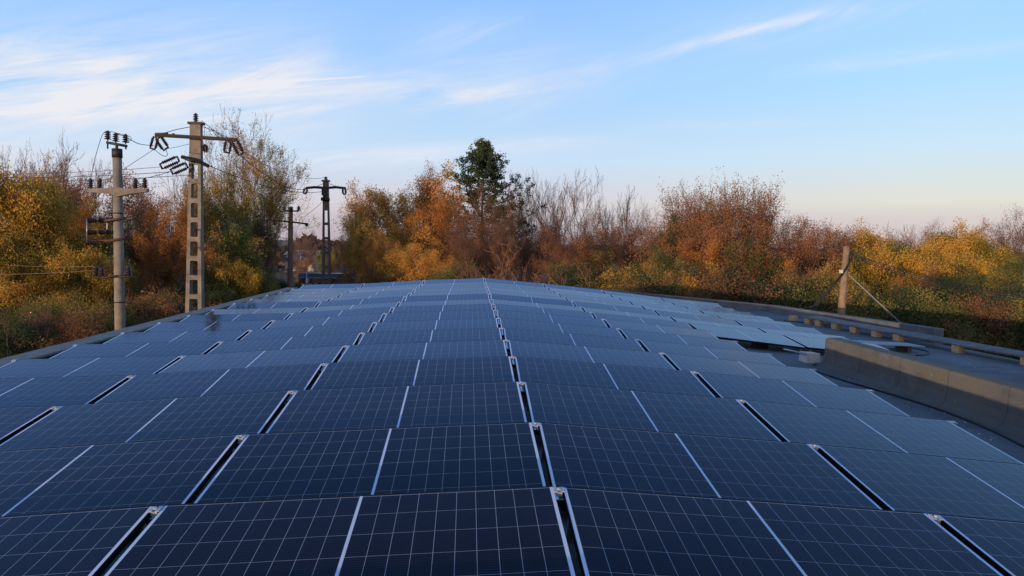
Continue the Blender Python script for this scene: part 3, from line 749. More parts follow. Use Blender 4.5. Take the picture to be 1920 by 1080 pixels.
wire([(311, 279, YP - .4), (330, 276, YP - .2), (355, 270, YP)], 'thin wire between left insulator loop and ladder pole shaft', .008)
wire([(448, 289, YP - .3), (573, 355, YQ - .4)], 'wire from right insulator loop to the far ladder pole, upper', .018, .45)
wire([(390, 310, YP), (611, 358, YQ - .2)], 'wire between the two ladder poles, lower', .018, .5)
wire([(378, 226, YP), (611, 332, YQ)], 'wire between the tops of the two ladder poles', .014, .9)
wire([(608, 375, YQ), (560, 413, YD)], 'thin wire from far ladder pole to the brown square pole', .016, .1)
wire([(646, 364, YQ), (690, 452, 260)], 'wire running away from the far ladder pole to the horizon', .02, 1.5)
for k, yy in enumerate((474, 476, 478.5, 481)):
    wire([(1597, yy, YW - .1), (1990 + k * 5, 548 + k * 5, 30)], f'{ORD[k]} cable from the top running right from the wooden pole', .013, .42 + .03 * k, 'cables of the wooden pole')
for (a, b, l) in (((180, 499), (20, 497), 'pale cable running left from the lower insulators, upper'), ((190, 506), (-60, 515), 'pale cable running left from the lower insulators, lower')):
    o = wire([(a[0], a[1], YA - .2), (b[0], b[1], YA + 1)], l, .008, .05); o.data.materials[0] = M_wood

# ------------------------------------------------------------------ trees
def leaf_mat(name, cols, trans=.4):
    mt, t, b = material(name, .9, 0, .06)
    at_ = t.nodes.new('ShaderNodeAttribute'); at_.attribute_name = 'tint'
    oi = t.nodes.new('ShaderNodeObjectInfo')
    f = math_(t, 'ADD', at_.outputs['Fac'], math_(t, 'MULTIPLY', math_(t, 'SUBTRACT', oi.outputs['Random'], .5), .22), clamp=True)
    col = ramp_(t, f, [(i / (len(cols) - 1), s2l(*c)) for i, c in enumerate(cols)])
    t.links.new(col, b.inputs['Base Color'])
    tr = t.nodes.new('ShaderNodeBsdfTranslucent'); t.links.new(col, tr.inputs[0])
    mx = t.nodes.new('ShaderNodeMixShader'); mx.inputs[0].default_value = trans
    t.links.new(b.outputs[0], mx.inputs[1]); t.links.new(tr.outputs[0], mx.inputs[2])
    t.links.new(mx.outputs[0], t.nodes['Material Output'].inputs[0])
    return mt
L_yel = leaf_mat('yellow_leaves', [(104, 104, 52), (138, 122, 54), (178, 142, 62), (206, 162, 74), (184, 130, 70)])
L_olive = leaf_mat('olive_leaves', [(74, 84, 52), (96, 104, 58), (124, 120, 64), (152, 136, 70), (170, 134, 74)])
L_green = leaf_mat('dark_green_leaves', [(50, 66, 48), (62, 78, 52), (80, 90, 54), (110, 106, 62)])
L_org = leaf_mat('orange_leaves', [(136, 92, 56), (164, 104, 58), (184, 120, 62), (188, 134, 68), (156, 110, 68)])
L_brn = leaf_mat('brown_leaves', [(98, 72, 56), (120, 86, 62), (146, 98, 68), (160, 112, 76), (120, 104, 66)])
L_pur = leaf_mat('purple_brown_leaves', [(98, 78, 66), (116, 90, 74), (132, 100, 80), (124, 106, 76)])
L_con = leaf_mat('conifer_needles', [(40, 54, 44), (52, 68, 50), (68, 80, 52), (98, 90, 60)], .1)
M_bark = noisy('bark', s2l(96, 82, 70), s2l(70, 60, 54), 4, .95)
M_twig = noisy('twigs', s2l(110, 86, 74), s2l(86, 70, 62), 1.5, .95)
M_twigr = noisy('reddish_twigs', s2l(118, 82, 66), s2l(96, 70, 58), 1.5, .95)
M_twigo = noisy('ochre_twigs', s2l(150, 108, 66), s2l(120, 88, 58), 1.5, .95)

def grow_tree(seed, H, trunk_frac, levels, kids, ang, up, ratio, r0, multi=1, spread=1.0, lean=.0, wig=.10):
    """recursive limbs; returns list of (p0, p1, r0, r1, level)"""
    rg = np.random.default_rng(seed); seg = []; tips = []
    def unit(v): return v / (np.linalg.norm(v) + 1e-9)
    def grow(p, d, L, r, lv):
        n = max(2, 6 - lv); st = L / n; pts = []
        for i in range(n):
            d = unit(d + rg.normal(0, wig * (1 + .4 * lv), 3) + np.array([0, 0, up * (.35 + .25 * lv) * .3]))
            q = p + d * st; ra = r * (1 - .75 * i / n) ; rb = r * (1 - .75 * (i + 1) / n)
            seg.append((p, q, ra, rb, lv)); p = q; pts.append((p, d, rb, (i + 1) / n))
        if lv < levels:
            k = kids[min(lv, len(kids) - 1)]
            k = int(k) + (rg.random() < k - int(k))
            for c in range(k):
                t = trunk_frac + (1 - trunk_frac) * (c + rg.random() * .8) / k if lv == 0 else .2 + .8 * (c + rg.random() * .7) / k
                t = min(t, .999); i = min(int(t * n), n - 1); pp, dd, rr, _ = pts[i]
                p_prev = seg[-n + i][0] if False else pp
                # perpendicular direction
                az = rg.uniform(0, 2 * math.pi) + c * 2.4
                a = unit(np.cross(dd, [0.3, .2, 1.0])); b_ = np.cross(dd, a)
                th = math.radians(ang[min(lv, len(ang) - 1)] * rg.uniform(.75, 1.25))
                nd = dd * math.cos(th) + (a * math.cos(az) + b_ * math.sin(az)) * math.sin(th)
                nd[0] *= spread; nd[1] *= spread
                LL = L * ratio[min(lv, len(ratio) - 1)] * rg.uniform(.7, 1.2) * (1.12 - .45 * t if lv == 0 else 1)
                grow(pp, unit(nd), LL, max(rr * .72, .004), lv + 1)
        else: tips.append((p, d))
        if lv >= levels - 1: tips.append((p, d))
    for k in range(multi):
        a = rg.uniform(0, 6.28); o = np.array([math.cos(a), math.sin(a), 0]) * (.15 if multi > 1 else 0)
        d0 = unit(np.array([math.cos(a) * (lean + .22 * (multi > 1)), math.sin(a) * (lean + .22 * (multi > 1)), 1]))
        grow(o, d0, H * (.62 if multi == 1 else .55 * rg.uniform(.8, 1.1)), r0 * (1 if multi == 1 else .75), 0)
    return seg, tips
def seg_mesh(name, seg, mat, sides=3, rmin=.006, rmul=1.0):
    n = len(seg); P0 = np.array([s[0] for s in seg]); P1 = np.array([s[1] for s in seg])
    ra = np.maximum(np.array([s[2] for s in seg]) * rmul, rmin); rb = np.maximum(np.array([s[3] for s in seg]) * rmul, rmin)
    d = P1 - P0; d /= np.linalg.norm(d, axis=1)[:, None] + 1e-9
    h = np.where(np.abs(d[:, 2:3]) < .9, np.array([[0, 0, 1.0]]), np.array([[1.0, 0, 0]]))
    a = np.cross(d, h); a /= np.linalg.norm(a, axis=1)[:, None]; b = np.cross(a, d)
    V = []
    for P, r_ in ((P0, ra), (P1, rb)):
        for k in range(sides):
            t = 2 * math.pi * k / sides
            V.append(P + (a * math.cos(t) + b * math.sin(t)) * r_[:, None])
    V = np.stack(V, 1).reshape(-1, 3)
    base = np.arange(n)[:, None] * 2 * sides
    F = np.concatenate([base + np.array([[k, (k + 1) % sides, sides + (k + 1) % sides, sides + k]]) for k in range(sides)])
    return npmesh(name, V, F, mat)
def leaves_mesh(name, cen, size, tint, mat, rg, flat=0.0):
    n = len(cen)
    u = rg.normal(size=(n, 3)); u[:, 2] *= (1 - flat); u /= np.linalg.norm(u, axis=1)[:, None]
    v = np.cross(u, rg.normal(size=(n, 3))); v /= np.linalg.norm(v, axis=1)[:, None]
    s = (size * rg.uniform(.6, 1.35, n))[:, None]
    V = np.stack([cen + u * s, cen + v * s * .62, cen - u * s, cen - v * s * .62], 1).reshape(-1, 3)
    F = np.arange(4 * n).reshape(-1, 4)
    return npmesh(name, V, F, mat, tint)
def leaf_cloud(tips, per, rad, rg, keep=1.0, patch=1.6):
    T = np.array([t[0] for t in tips]); T = T[rg.random(len(T)) < keep]
    c = np.repeat(T, per, 0) + rg.normal(0, rad, (len(T) * per, 3)) * np.array([1, 1, .75])
    base = .5 + .25 * np.sin(T[:, 0] * patch + 1.3) * np.cos(T[:, 1] * patch * .9 + .4) + .22 * np.sin(T[:, 2] * patch * 1.1 + T[:, 0]) + rg.normal(0, .13, len(T))
    tint = np.repeat(base, per) + rg.normal(0, .06, len(c))
    return c, np.clip(tint, 0, 1)
PROTO = {}
def proto(key, seed, H, leaf, per, lrad, lsize, keep=1.0, twig=M_twig, zcut=None, **g):
    rg = np.random.default_rng(seed + 1000)
    seg, tips = grow_tree(seed, H, **g)
    zmax = float(np.percentile([s[1][2] for s in seg], 99.85))
    trunk = [s for s in seg if s[4] <= 1]; twigs = [s for s in seg if s[4] >= 2]
    ms = [('trunk', seg_mesh('trunk', trunk, M_bark, 6, .02))]
    if leaf is None: ms.append(('crown', seg_mesh('crown', twigs, twig, 3, .007)))
    else:
        ms.append(('branch', seg_mesh('branch', twigs, twig, 3, .008)))
        c, tint = leaf_cloud(tips, per, lrad, rg, keep)
        m_ = c[:, 2] > .4
        if zcut: m_ &= rg.random(len(c)) < np.clip(1.25 - c[:, 2] / zcut, .04, 1)
        c, tint = c[m_], tint[m_]
        ms.append(('crown', leaves_mesh('crown', c, lsize, tint, leaf, rg)))
    xs = np.array([s[1] for s in seg]); 
    PROTO[key] = (ms, zmax, np.percentile(np.abs(xs[:, :2]), 96))
G1 = dict(trunk_frac=.22, levels=4, kids=[9, 5, 4, 3], ang=[52, 42, 40, 40], up=.35, ratio=[.52, .55, .52, .55], r0=.17)
proto('yellow_a', 1, 9, L_yel, 24, .22, 0.049, .9, **G1)
proto('yellow_b', 2, 8, L_yel, 24, .22, 0.049, .95, **G1)
proto('olive_a', 3, 8, L_olive, 24, .22, 0.049, .95, **G1)
proto('olive_b', 4, 9, L_olive, 17, .24, 0.049, .8, **G1)
proto('golden_a', 9, 9, leaf_mat('golden_leaves', [(168, 136, 68), (196, 150, 74), (206, 152, 80), (184, 126, 76)]), 20, .22, 0.049, .95, **G1)
proto('orange_a', 5, 9, L_org, 20, .22, 0.049, .9, **G1)
proto('brown_a', 6, 9, L_brn, 17, .22, 0.046, .8, twig=M_twigr, **G1)
proto('brown_b', 7, 10, L_brn, 14, .22, 0.043, .6, twig=M_twigr, **G1)
proto('green_a', 8, 7, L_green, 24, .22, 0.049, .95, **G1)
GB = dict(trunk_frac=.25, levels=4, kids=[11, 6, 5, 4], ang=[34, 32, 34, 38], up=.55, ratio=[.58, .55, .5, .5], r0=.13, wig=.065)
proto('bare_a', 21, 11, None, 0, 0, 0, **GB)
proto('bare_b', 22, 11, None, 0, 0, 0, **{**GB, 'multi': 2})
proto('bare_c', 23, 10, None, 0, 0, 0, **{**GB, 'multi': 3, 'kids': [7, 5, 4, 4]})
proto('purple_bare', 24, 10, L_pur, 7, .25, 0.035, .55, twig=M_twigr, **{**GB, 'kids': [14, 7, 5, 4], 'ang': [30, 30, 34, 38]})
proto('sparse_a', 31, 12, L_olive, 5, .16, 0.046, .22, **{**GB, 'levels': 5, 'multi': 3, 'kids': [6, 4, 4, 3, 3], 'ang': [38, 36, 36, 38], 'ratio': [.55, .55, .5, .5, .55]})
proto('crown_bare', 33, 13, L_yel, 12, .18, 0.043, .65, zcut=10.5, **{**GB, 'levels': 5, 'multi': 2, 'kids': [11, 6, 4, 4, 3], 'ang': [54, 40, 36, 36, 38], 'up': .45, 'ratio': [.66, .56, .5, .5, .55], 'r0': .17})
proto('sparse_brown', 32, 10, L_brn, 10, .20, 0.041, .42, twig=M_twigr, **{**GB, 'multi': 2, 'kids': [8, 6, 4, 3]})
GS = dict(trunk_frac=.08, levels=3, kids=[6, 6, 5], ang=[50, 45, 45], up=.3, ratio=[.62, .58, .55], r0=.05, multi=5)
proto('bush_olive', 41, 4, L_olive, 37, .17, .026, .9, **GS)
proto('bush_green', 42, 4, L_green, 37, .17, .026, .9, **GS)
proto('bush_brown', 43, 4, L_brn, 27, .17, .026, .8, twig=M_twigr, **GS)
proto('bush_yellow', 44, 4, L_yel, 32, .17, .026, .8, **GS)
proto('bush_bare', 45, 4.5, None, 0, 0, 0, twig=M_twigr, **{**GS, 'levels': 4, 'kids': [6, 5, 4, 3]})
proto('bush_ochre', 46, 5, None, 0, 0, 0, twig=M_twigo, **{**GS, 'levels': 3, 'multi': 3, 'kids': [6, 5, 5], 'wig': .2, 'r0': .10})
# conifer
def conifer():
    rg = np.random.default_rng(77); H = 15.0; seg = []; tips = []
    n = 16
    for i in range(n): seg.append((np.array([0.02 * i, 0, H * i / n]), np.array([0.02 * (i + 1), 0, H * (i + 1) / n]), .2 * (1 - i / n) + .02, .2 * (1 - (i + 1) / n) + .02, 0))
    for k in range(125):
        t = .22 + .77 * (k / 125) ** .9; z = H * t
        L = min((1 - t) * 13, 5.6) * rg.uniform(.4, 1.15) + .12; a = k * 2.4 + rg.normal(0, .4)
        d = np.array([math.cos(a), math.sin(a), -.12 + .34 * t]); p = np.array([.02 * n * t, 0, z])
        m = 7
        for j in range(m):
            d = d + np.array([0, 0, .055]) + rg.normal(0, .05, 3); q = p + d / np.linalg.norm(d) * L / m
            seg.append((p, q, .035 * (1 - j / m) + .01, .03 * (1 - j / m) + .008, 2)); p = q
            if j >= 2 or L < 1.4:
                for s_ in range(2):
                    e = q + rg.normal(0, .22, 3) * np.array([1, 1, 1]) + np.array([0, 0, .12]); seg.append((q, e, .01, .008, 3)); tips.append((e, d)); tips.append(((q + e) / 2, d))
    c, tint = leaf_cloud(tips, 16, .12, rg, 1.0)
    brownish = (c[:, 2] < 10.3) & (rg.random(len(c)) < .5)
    PROTO['conifer'] = ([('trunk', seg_mesh('trunk', [s for s in seg if s[4] == 0], M_bark, 8, .02)), ('branch', seg_mesh('branch', [s for s in seg if s[4] > 0], M_twig, 3, .008)),
                         ('crown', leaves_mesh('crown', c, .075, np.clip(tint * .8, 0, 1), L_con, rg))], H + .3, 4)
conifer()
used = {}
def plant(key, px, py_top, Y, name, look, cat='tree', wide=1.0, rz=None, grp=None):
    ms, zm, rad = PROTO[key]; top = at(px, py_top, Y)
    Hs = max(top.z, 1.5); s = Hs / zm
    o = bpy.data.objects.new(name, None); C.objects.link(o); o.empty_display_size = .3
    o.location = (top.x, Y, 0); k = used.get(key, 0); used[key] = k + 1
    o.rotation_euler = (0, 0, rz if rz is not None else (k * 2.1 + px * .013))
    o.scale = (s * wide, s * wide, s)
    for nm, me in ms:
        c = bpy.data.objects.new(nm, me); C.objects.link(c); c.parent = o
    TREES.append((o, look, cat, px, Y, key)); return o
TREES = []
# (key, px, py_top, Y, wide)
T_ = [
 # left: back layer
 ('bare_a', 55, 250, 62, .8), ('bare_b', 110, 262, 64, .7), ('brown_b', 105, 312, 58, 1.1), ('brown_a', 195, 322, 60, .8), ('bare_c', 150, 300, 66, .8),
 ('brown_b', 265, 352, 56, 1.0), ('purple_bare', 240, 345, 52, .9), ('bare_a', 305, 360, 60, .7), ('orange_a', 328, 368, 46, .62), ('brown_a', 30, 340, 52, 1.0),
 ('yellow_a', 2, 303, 44, .62), ('yellow_b', -60, 290, 42, .8), ('yellow_b', 60, 395, 42, .9), ('orange_a', 130, 372, 50, .9), ('yellow_a', 170, 400, 46, .8),
 ('olive_a', 30, 455, 40, 1.0), ('yellow_b', 120, 452, 41, .9), ('purple_bare', 95, 348, 55, .9), ('brown_a', 215, 405, 50, .8), ('orange_a', 290, 432, 52, .8),
 ('olive_b', 185, 440, 44, .8), ('yellow_a', -10, 420, 40, .8), ('olive_a', 255, 490, 66, .6), ('purple_bare', 285, 370, 58, .8),
 # left: big sparse tree and olive mass
 ('crown_bare', 458, 214, 41, .62), ('bare_a', 500, 262, 43, .5), ('bare_c', 395, 300, 46, .7), ('sparse_a', 400, 330, 44, .62), ('sparse_a', 480, 345, 44, .5), ('olive_b', 445, 372, 38, .85), ('olive_a', 395, 430, 36, .9), ('olive_a', 480, 455, 36, .55),
 ('yellow_b', 425, 480, 35, .7), ('brown_b', 470, 365, 52, .8), ('purple_bare', 498, 405, 60, .5), ('olive_b', 375, 335, 44, .5),
 # gap, far trees
 ('bare_c', 568, 424, 110, .6), ('purple_bare', 588, 452, 150, .8), ('brown_b', 556, 446, 130, .9), ('olive_a', 592, 470, 120, .8), ('bare_a', 655, 450, 160, .7), ('brown_b', 632, 458, 170, 1.0),
 ('olive_a', 640, 470, 125, .8), ('purple_bare', 620, 480, 95, 1.0), ('brown_a', 555, 486, 90, .9),
 # centre
 ('purple_bare', 668, 358, 60, .62), ('brown_b', 690, 378, 58, .7), ('brown_a', 668, 440, 56, .5), ('golden_a', 730, 345, 50, .8), ('yellow_a', 700, 400, 46, .5), ('golden_a', 785, 322, 50, .8), ('brown_b', 808, 305, 50, .62),
 ('golden_a', 752, 395, 47, .85), ('orange_a', 822, 375, 47, .7), ('golden_a', 828, 462, 42, .8), ('golden_a', 712, 425, 44, .6), ('golden_a', 765, 450, 42, .8),
 ('brown_b', 862, 372, 46, .7), ('purple_bare', 905, 350, 46, .8), ('purple_bare', 945, 385, 44, .8), ('purple_bare', 870, 400, 42, .7), ('brown_b', 960, 350, 52, .8),
 ('bare_b', 985, 322, 54, .62), ('bare_a', 1030, 325, 56, .6), ('bare_c', 1062, 318, 54, .7), ('bare_a', 1105, 338, 56, .62), ('bare_b', 1172, 348, 58, .55), ('bare_a', 1215, 372, 60, .6), ('bare_a', 1135, 380, 62, .6),
 ('purple_bare', 1000, 398, 46, .9), ('purple_bare', 1060, 404, 46, 1.0), ('brown_b', 1115, 402, 48, .9), ('purple_bare', 1165, 404, 48, .9), ('brown_b', 1215, 402, 48, .8), ('brown_b', 1035, 430, 43, .9), ('brown_a', 1090, 440, 44, .8), ('purple_bare', 930, 420, 43, .9), ('orange_a', 1150, 425, 56, .8), ('yellow_a', 1225, 424, 54, .7),
 ('olive_b', 1130, 470, 42, .8), ('olive_a', 1215, 465, 42, .8), ('yellow_b', 1235, 500, 38, .7), ('green_a', 1252, 410, 50, .4), ('olive_b', 1060, 490, 41, .8),
 # right of centre
 ('sparse_brown', 1275, 372, 52, .7), ('sparse_brown', 1322, 340, 50, .7), ('sparse_brown', 1375, 338, 49, .75), ('sparse_brown', 1425, 352, 49, .75), ('bare_c', 1350, 342, 54, .7), ('bare_a', 1400, 350, 55, .7), ('bare_b', 1300, 365, 55, .6),
 ('brown_a', 1290, 425, 46, .8), ('brown_a', 1345, 415, 44, .8), ('brown_a', 1400, 405, 44, .9), ('brown_a', 1455, 425, 44, .9), ('orange_a', 1320, 450, 42, .8), ('brown_a', 1375, 465, 40, .8),
 ('green_a', 1300, 440, 47, .6), ('green_a', 1365, 435, 48, .7), ('orange_a', 1440, 470, 40, .8), ('olive_a', 1285, 478, 40, .8), ('green_a', 1450, 455, 41, .8), ('yellow_b', 1345, 500, 37, .7),
 ('brown_a', 1515, 412, 52, .62), ('bare_c', 1562, 412, 56, .6), ('purple_bare', 1480, 408, 54, .5), ('green_a', 1510, 468, 43, 1.0), ('brown_b', 1545, 440, 48, .7), ('purple_bare', 1500, 500, 38, .7),
 ('yellow_b', 1540, 500, 39, .7), ('brown_a', 1470, 505, 37, .7), ('bare_b', 1585, 440, 60, .7),
 # right
 ('orange_a', 1620, 438, 50, .8), ('brown_a', 1640, 432, 54, .9), ('yellow_a', 1700, 425, 48, .95), ('purple_bare', 1762, 415, 56, .7), ('bare_c', 1705, 418, 60, .8), ('yellow_b', 1655, 455, 42, .8), ('olive_a', 1690, 462, 43, .8), ('yellow_a', 1745, 440, 46, .8),
 ('brown_b', 1740, 428, 54, .9), ('olive_a', 1790, 440, 46, .8), ('yellow_b', 1835, 430, 46, .9), ('brown_b', 1850, 412, 54, .8), ('purple_bare', 1905, 392, 54, .9), ('yellow_a', 1900, 428, 44, .9), ('olive_b', 1815, 480, 40, .8), ('yellow_b', 1790, 465, 41, .8),
 ('green_a', 1740, 500, 38, .9), ('olive_a', 1880, 485, 38, .9), ('yellow_a', 1960, 420, 44, .9), ('purple_bare', 1745, 495, 37, .55), ('bare_a', 1855, 418, 60, .8), ('yellow_a', 1620, 500, 38, .7), ('green_a', 1800, 520, 36, .8), ('orange_a', 1690, 520, 36, .55), ('brown_a', 1590, 470, 46, .7),
]
LOOK = {'golden_a': 'full golden orange tree', 'yellow_a': 'yellow-leaved tree', 'yellow_b': 'rounded yellow-leaved tree', 'olive_a': 'olive-green tree', 'olive_b': 'loose olive tree', 'orange_a': 'orange-leaved tree', 'brown_a': 'russet brown tree',
        'brown_b': 'thinly leaved brown tree', 'green_a': 'dark green tree', 'bare_a': 'bare slender tree', 'bare_b': 'bare forked tree', 'bare_c': 'bare many-stemmed tree', 'purple_bare': 'dense purplish twiggy tree',
        'crown_bare': 'large broad half bare tree', 'sparse_a': 'tall sparse olive-leaved tree', 'sparse_brown': 'tall sparse brown-leaved tree', 'bush_olive': 'olive shrub', 'bush_green': 'dark green shrub', 'bush_brown': 'brown shrub', 'bush_yellow': 'yellow shrub', 'bush_bare': 'bare reddish shrub', 'bush_ochre': 'bare ochre shrub'}
for key, px, py, Y, wd in T_:
    if 360 < px < 1250 and Y < 80: Y *= 1.34
    nm = 'bare_tree' if key.startswith('bare') or key.startswith('purple') or key.startswith('sparse') or key.startswith('crown') else 'autumn_tree'
    plant(key, px, py, Y, nm, LOOK[key], 'tree', wd)
con = plant('conifer', 903, 263, 70, 'conifer_tree', '', 'tree', 1.0)
tag(con, 'tall dark green conifer rising above the brown trees beyond the ridge', 'tree'); TREES.pop()
B_ = [('bush_green', 20, 585, 34, 1.3), ('bush_olive', 80, 560, 36, 1.3), ('bush_brown', 140, 590, 33, 1.3), ('bush_olive', 190, 570, 36, 1.2), ('bush_green', 250, 575, 36, 1.1), ('bush_olive', 290, 560, 38, 1.1),
      ('bush_brown', 320, 555, 37, 1.0), ('bush_yellow', 60, 520, 42, 1.2), ('bush_bare', 110, 560, 34, 1.2), ('bush_yellow', 135, 530, 42, 1.1), ('bush_green', -20, 600, 31, 1.2), ('bush_bare', 40, 570, 33, 1.2),
      ('bush_bare', 275, 545, 38, 1.1), ('bush_green', 410, 520, 36, 1.0), ('bush_olive', 455, 515, 40, 1.0), ('bush_green', 500, 520, 50, 1.1), ('bush_bare', 540, 505, 60, 1.3), ('bush_brown', 560, 517, 75, 1.1), ('bush_brown', 632, 524, 66, 1.2), ('bush_bare', 606, 520, 70, 1.1),
      ('bush_brown', 712, 512, 56, 1.1), ('bush_bare', 730, 490, 46, 1.2), ('bush_yellow', 780, 500, 46, 1.1), ('bush_olive', 840, 500, 42, 1.1), ('bush_bare', 890, 480, 42, 1.2), ('bush_bare', 940, 480, 40, 1.3), ('bush_ochre', 990, 455, 33, .9), ('bush_ochre', 1025, 490, 32, 1.0), ('bush_bare', 1090, 480, 40, 1.3), ('bush_bare', 1055, 492, 38, 1.2),
      ('bush_green', 1110, 500, 38, 1.2), ('bush_bare', 1150, 490, 38, 1.3), ('bush_olive', 1180, 505, 37, 1.2), ('bush_green', 1260, 505, 37, 1.2), ('bush_yellow', 1210, 515, 36, 1.1), ('bush_brown', 1300, 510, 36, 1.2), ('bush_bare', 1340, 520, 35, 1.2), ('bush_green', 1390, 515, 35, 1.2), ('bush_brown', 1430, 525, 34, 1.2), ('bush_olive', 1480, 530, 34, 1.1),
      ('bush_green', 1560, 530, 34, 1.1), ('bush_olive', 1600, 540, 34, 1.0), ('bush_green', 1660, 545, 34, 1.1), ('bush_green', 1720, 550, 33, 1.2), ('bush_olive', 1780, 555, 32, 1.1), ('bush_brown', 1830, 560, 32, 1.1), ('bush_olive', 1880, 565, 31, 1.2), ('bush_green', 1850, 530, 36, 1.2), ('bush_green', 1930, 560, 31, 1.2), ('bush_bare', 1800, 560, 31, 1.1)]
for key, px, py, Y, wd in B_:
    if 400 < px < 1250: Y *= 1.25
    plant(key, px, py, Y, 'shrub', LOOK[key], 'shrub', wd)
# labels: told apart by look, then by place along the tree line
for key in set(t[5] for t in TREES):
    L_ = sorted([t for t in TREES if t[5] == key], key=lambda t: t[3])
    for i, (o, look, cat, px, Y, _) in enumerate(L_):
        sec = 'beyond the left roof edge' if px < 560 else ('beyond the far roof end' if px < 1250 else 'beyond the right roof edge')
        tag(o, f'{look} {sec}, {ORD[i]} such from the left', cat, f'{look}s around the hall')
# far wood closing the horizon
rg = np.random.default_rng(9)
n = 26000
ang_ = rg.uniform(-1.0, 1.0, n); dist = rg.uniform(150, 420, n)
hgt = 5.5 + 2.5 * np.sin(ang_ * 23) * np.sin(ang_ * 57 + 1) + 1.2 * np.sin(ang_ * 131)
cen = np.stack([np.sin(ang_) * dist, np.cos(ang_) * dist, rg.random(n) ** .7 * hgt], 1)
far = leaves_mesh('far_wood', cen, 1.1, np.clip(rg.random(n) * .5 + .3 * np.sin(ang_ * 40) + .2, 0, 1), leaf_mat('far_wood_leaves', [(84, 66, 60), (98, 76, 66), (106, 84, 62), (92, 88, 58)]), rg)
o = bpy.data.objects.new('far_wood', far); C.objects.link(o); tag(o, 'distant brownish wood along the horizon', 'wood', None, 'stuff')
# undergrowth in front of the trunks (leaf-littered brush)
n = 150000
ang_ = rg.uniform(-.75, .72, n); dist = rg.uniform(38, 95, n)
x = np.sin(ang_) * dist; y = np.cos(ang_) * dist
hh = 1.6 + .9 * np.sin(x * .7) * np.cos(y * .5) + .5 * np.sin(x * 1.9 + y)
ok = (y > 29) | (np.abs(x) > 18)
ok &= ~((np.abs(x + 13) < 3) & (y < 90))
cen = np.stack([x, y, rg.random(n) * hh], 1)[ok]
ug = leaves_mesh('undergrowth', cen, .10, np.clip(.5 + .3 * np.sin(cen[:, 0] * .9) + rg.normal(0, .18, len(cen)), 0, 1), leaf_mat('undergrowth_leaves', [(66, 66, 40), (88, 78, 46), (104, 78, 50), (120, 96, 54)]), rg)
o = bpy.data.objects.new('undergrowth', ug); C.objects.link(o); tag(o, 'low brush and leaf litter under the trees', 'undergrowth', None, 'stuff')

# ------------------------------------------------------------------ houses and yard beyond
def house(px, py_ridge, Y, w, d, hw_, hr, roofmat, wallmat, label, rz=0, name='house'):
    q = at(px, py_ridge, Y); base = max(q.z - hr - hw_, 0); hw_ = q.z - hr
    root = empty(name, (q.x, Y, 0), label, 'house' if name == 'house' else 'shed'); root.rotation_euler = (0, 0, rz)
    mb = MB(); mb.prism([(-w / 2, 0), (w / 2, 0), (w / 2, hw_), (0, hw_ + hr * .97), (-w / 2, hw_)], -d / 2, d / 2)
    mb.build('wall', wallmat, root)
    mb = MB(); t = .12; e = .35
    for s in (-1, 1):
        mb.prism([(0, hw_ + hr), (s * (w / 2 + e), hw_ - e * hr / (w / 2)), (s * (w / 2 + e), hw_ - e * hr / (w / 2) + t), (0, hw_ + hr + t)][::s], -d / 2 - e, d / 2 + e)
    mb.build('roof', roofmat, root)
    for k in (-1, 1):
        wn = MB().box((k * w * .22, -d / 2 - .02, hw_ * .55), (.9, .06, 1.1)).build('window', noisy('dark_glass', s2l(40, 46, 54), s2l(30, 34, 40), 2, .2), root)
        f_ = MB(); 
        for a in ((0, .58, 1.0, .06), (0, -.58, 1.0, .06)): f_.box((k * w * .22 + a[0], -d / 2 - .05, hw_ * .55 + a[1]), (a[2], .05, a[3]))
        f_.box((k * w * .22, -d / 2 - .05, hw_ * .55), (.05, .05, 1.08))
        f_.build('frame', M_back, wn)
    return root
def tile_mat(name, c1, c2):
    mt, t, b = material(name, .85); co = coord(t)
    wv = t.nodes.new('ShaderNodeTexWave'); wv.inputs['Scale'].default_value = 3; wv.bands_direction = 'Y'; t.links.new(co, wv.inputs[0])
    col = mix_(t, noise_(t, co, 2.5, 6, .7), c1, c2); col = mix_(t, math_(t, 'MULTIPLY', wv.outputs['Fac'], .35), col, s2l(50, 40, 40)); t.links.new(col, b.inputs['Base Color']); return mt
house(256, 478, 62, 6, 7, 3, 2.0, tile_mat('purple_brown_tiles', s2l(112, 72, 70), s2l(88, 60, 62)), noisy('cream_wall', s2l(180, 160, 132), s2l(160, 144, 120), 1, .95), 'house with purple-brown tiled roof behind the round pole', R(80))
house(252, 530, 60, 3.2, 3, 2.4, .5, noisy('pale_blue_sheet', s2l(176, 192, 206), s2l(150, 168, 184), 1.5, .5, .3), noisy('shed_wall', s2l(90, 84, 80), s2l(76, 70, 66), 1, .95), 'small shed with pale blue sheet roof right of the round pole', R(86), 'shed')
house(92, 500, 58, 9, 6, 3, 2.0, tile_mat('dull_red_tiles', s2l(112, 74, 64), s2l(92, 62, 56)), noisy('white_wall', s2l(214, 200, 184), s2l(190, 176, 160), 1, .95), 'white-walled house half hidden by yellow trees at the left', R(4))
house(325, 560, 58, 5, 3, 2, .5, noisy('dark_sheet', s2l(70, 62, 72), s2l(60, 54, 60), 1, .8), M_conc_d, 'low dark-roofed shed left of the ladder pole', R(84), 'shed')
house(576, 470, 170, 9, 9, 3, 2.2, tile_mat('grey_tiles', s2l(140, 128, 126), s2l(120, 110, 110)), noisy('pale_wall', s2l(190, 182, 176), s2l(170, 164, 160), 1, .95), 'pale house far away in the gap between the trees', R(70))
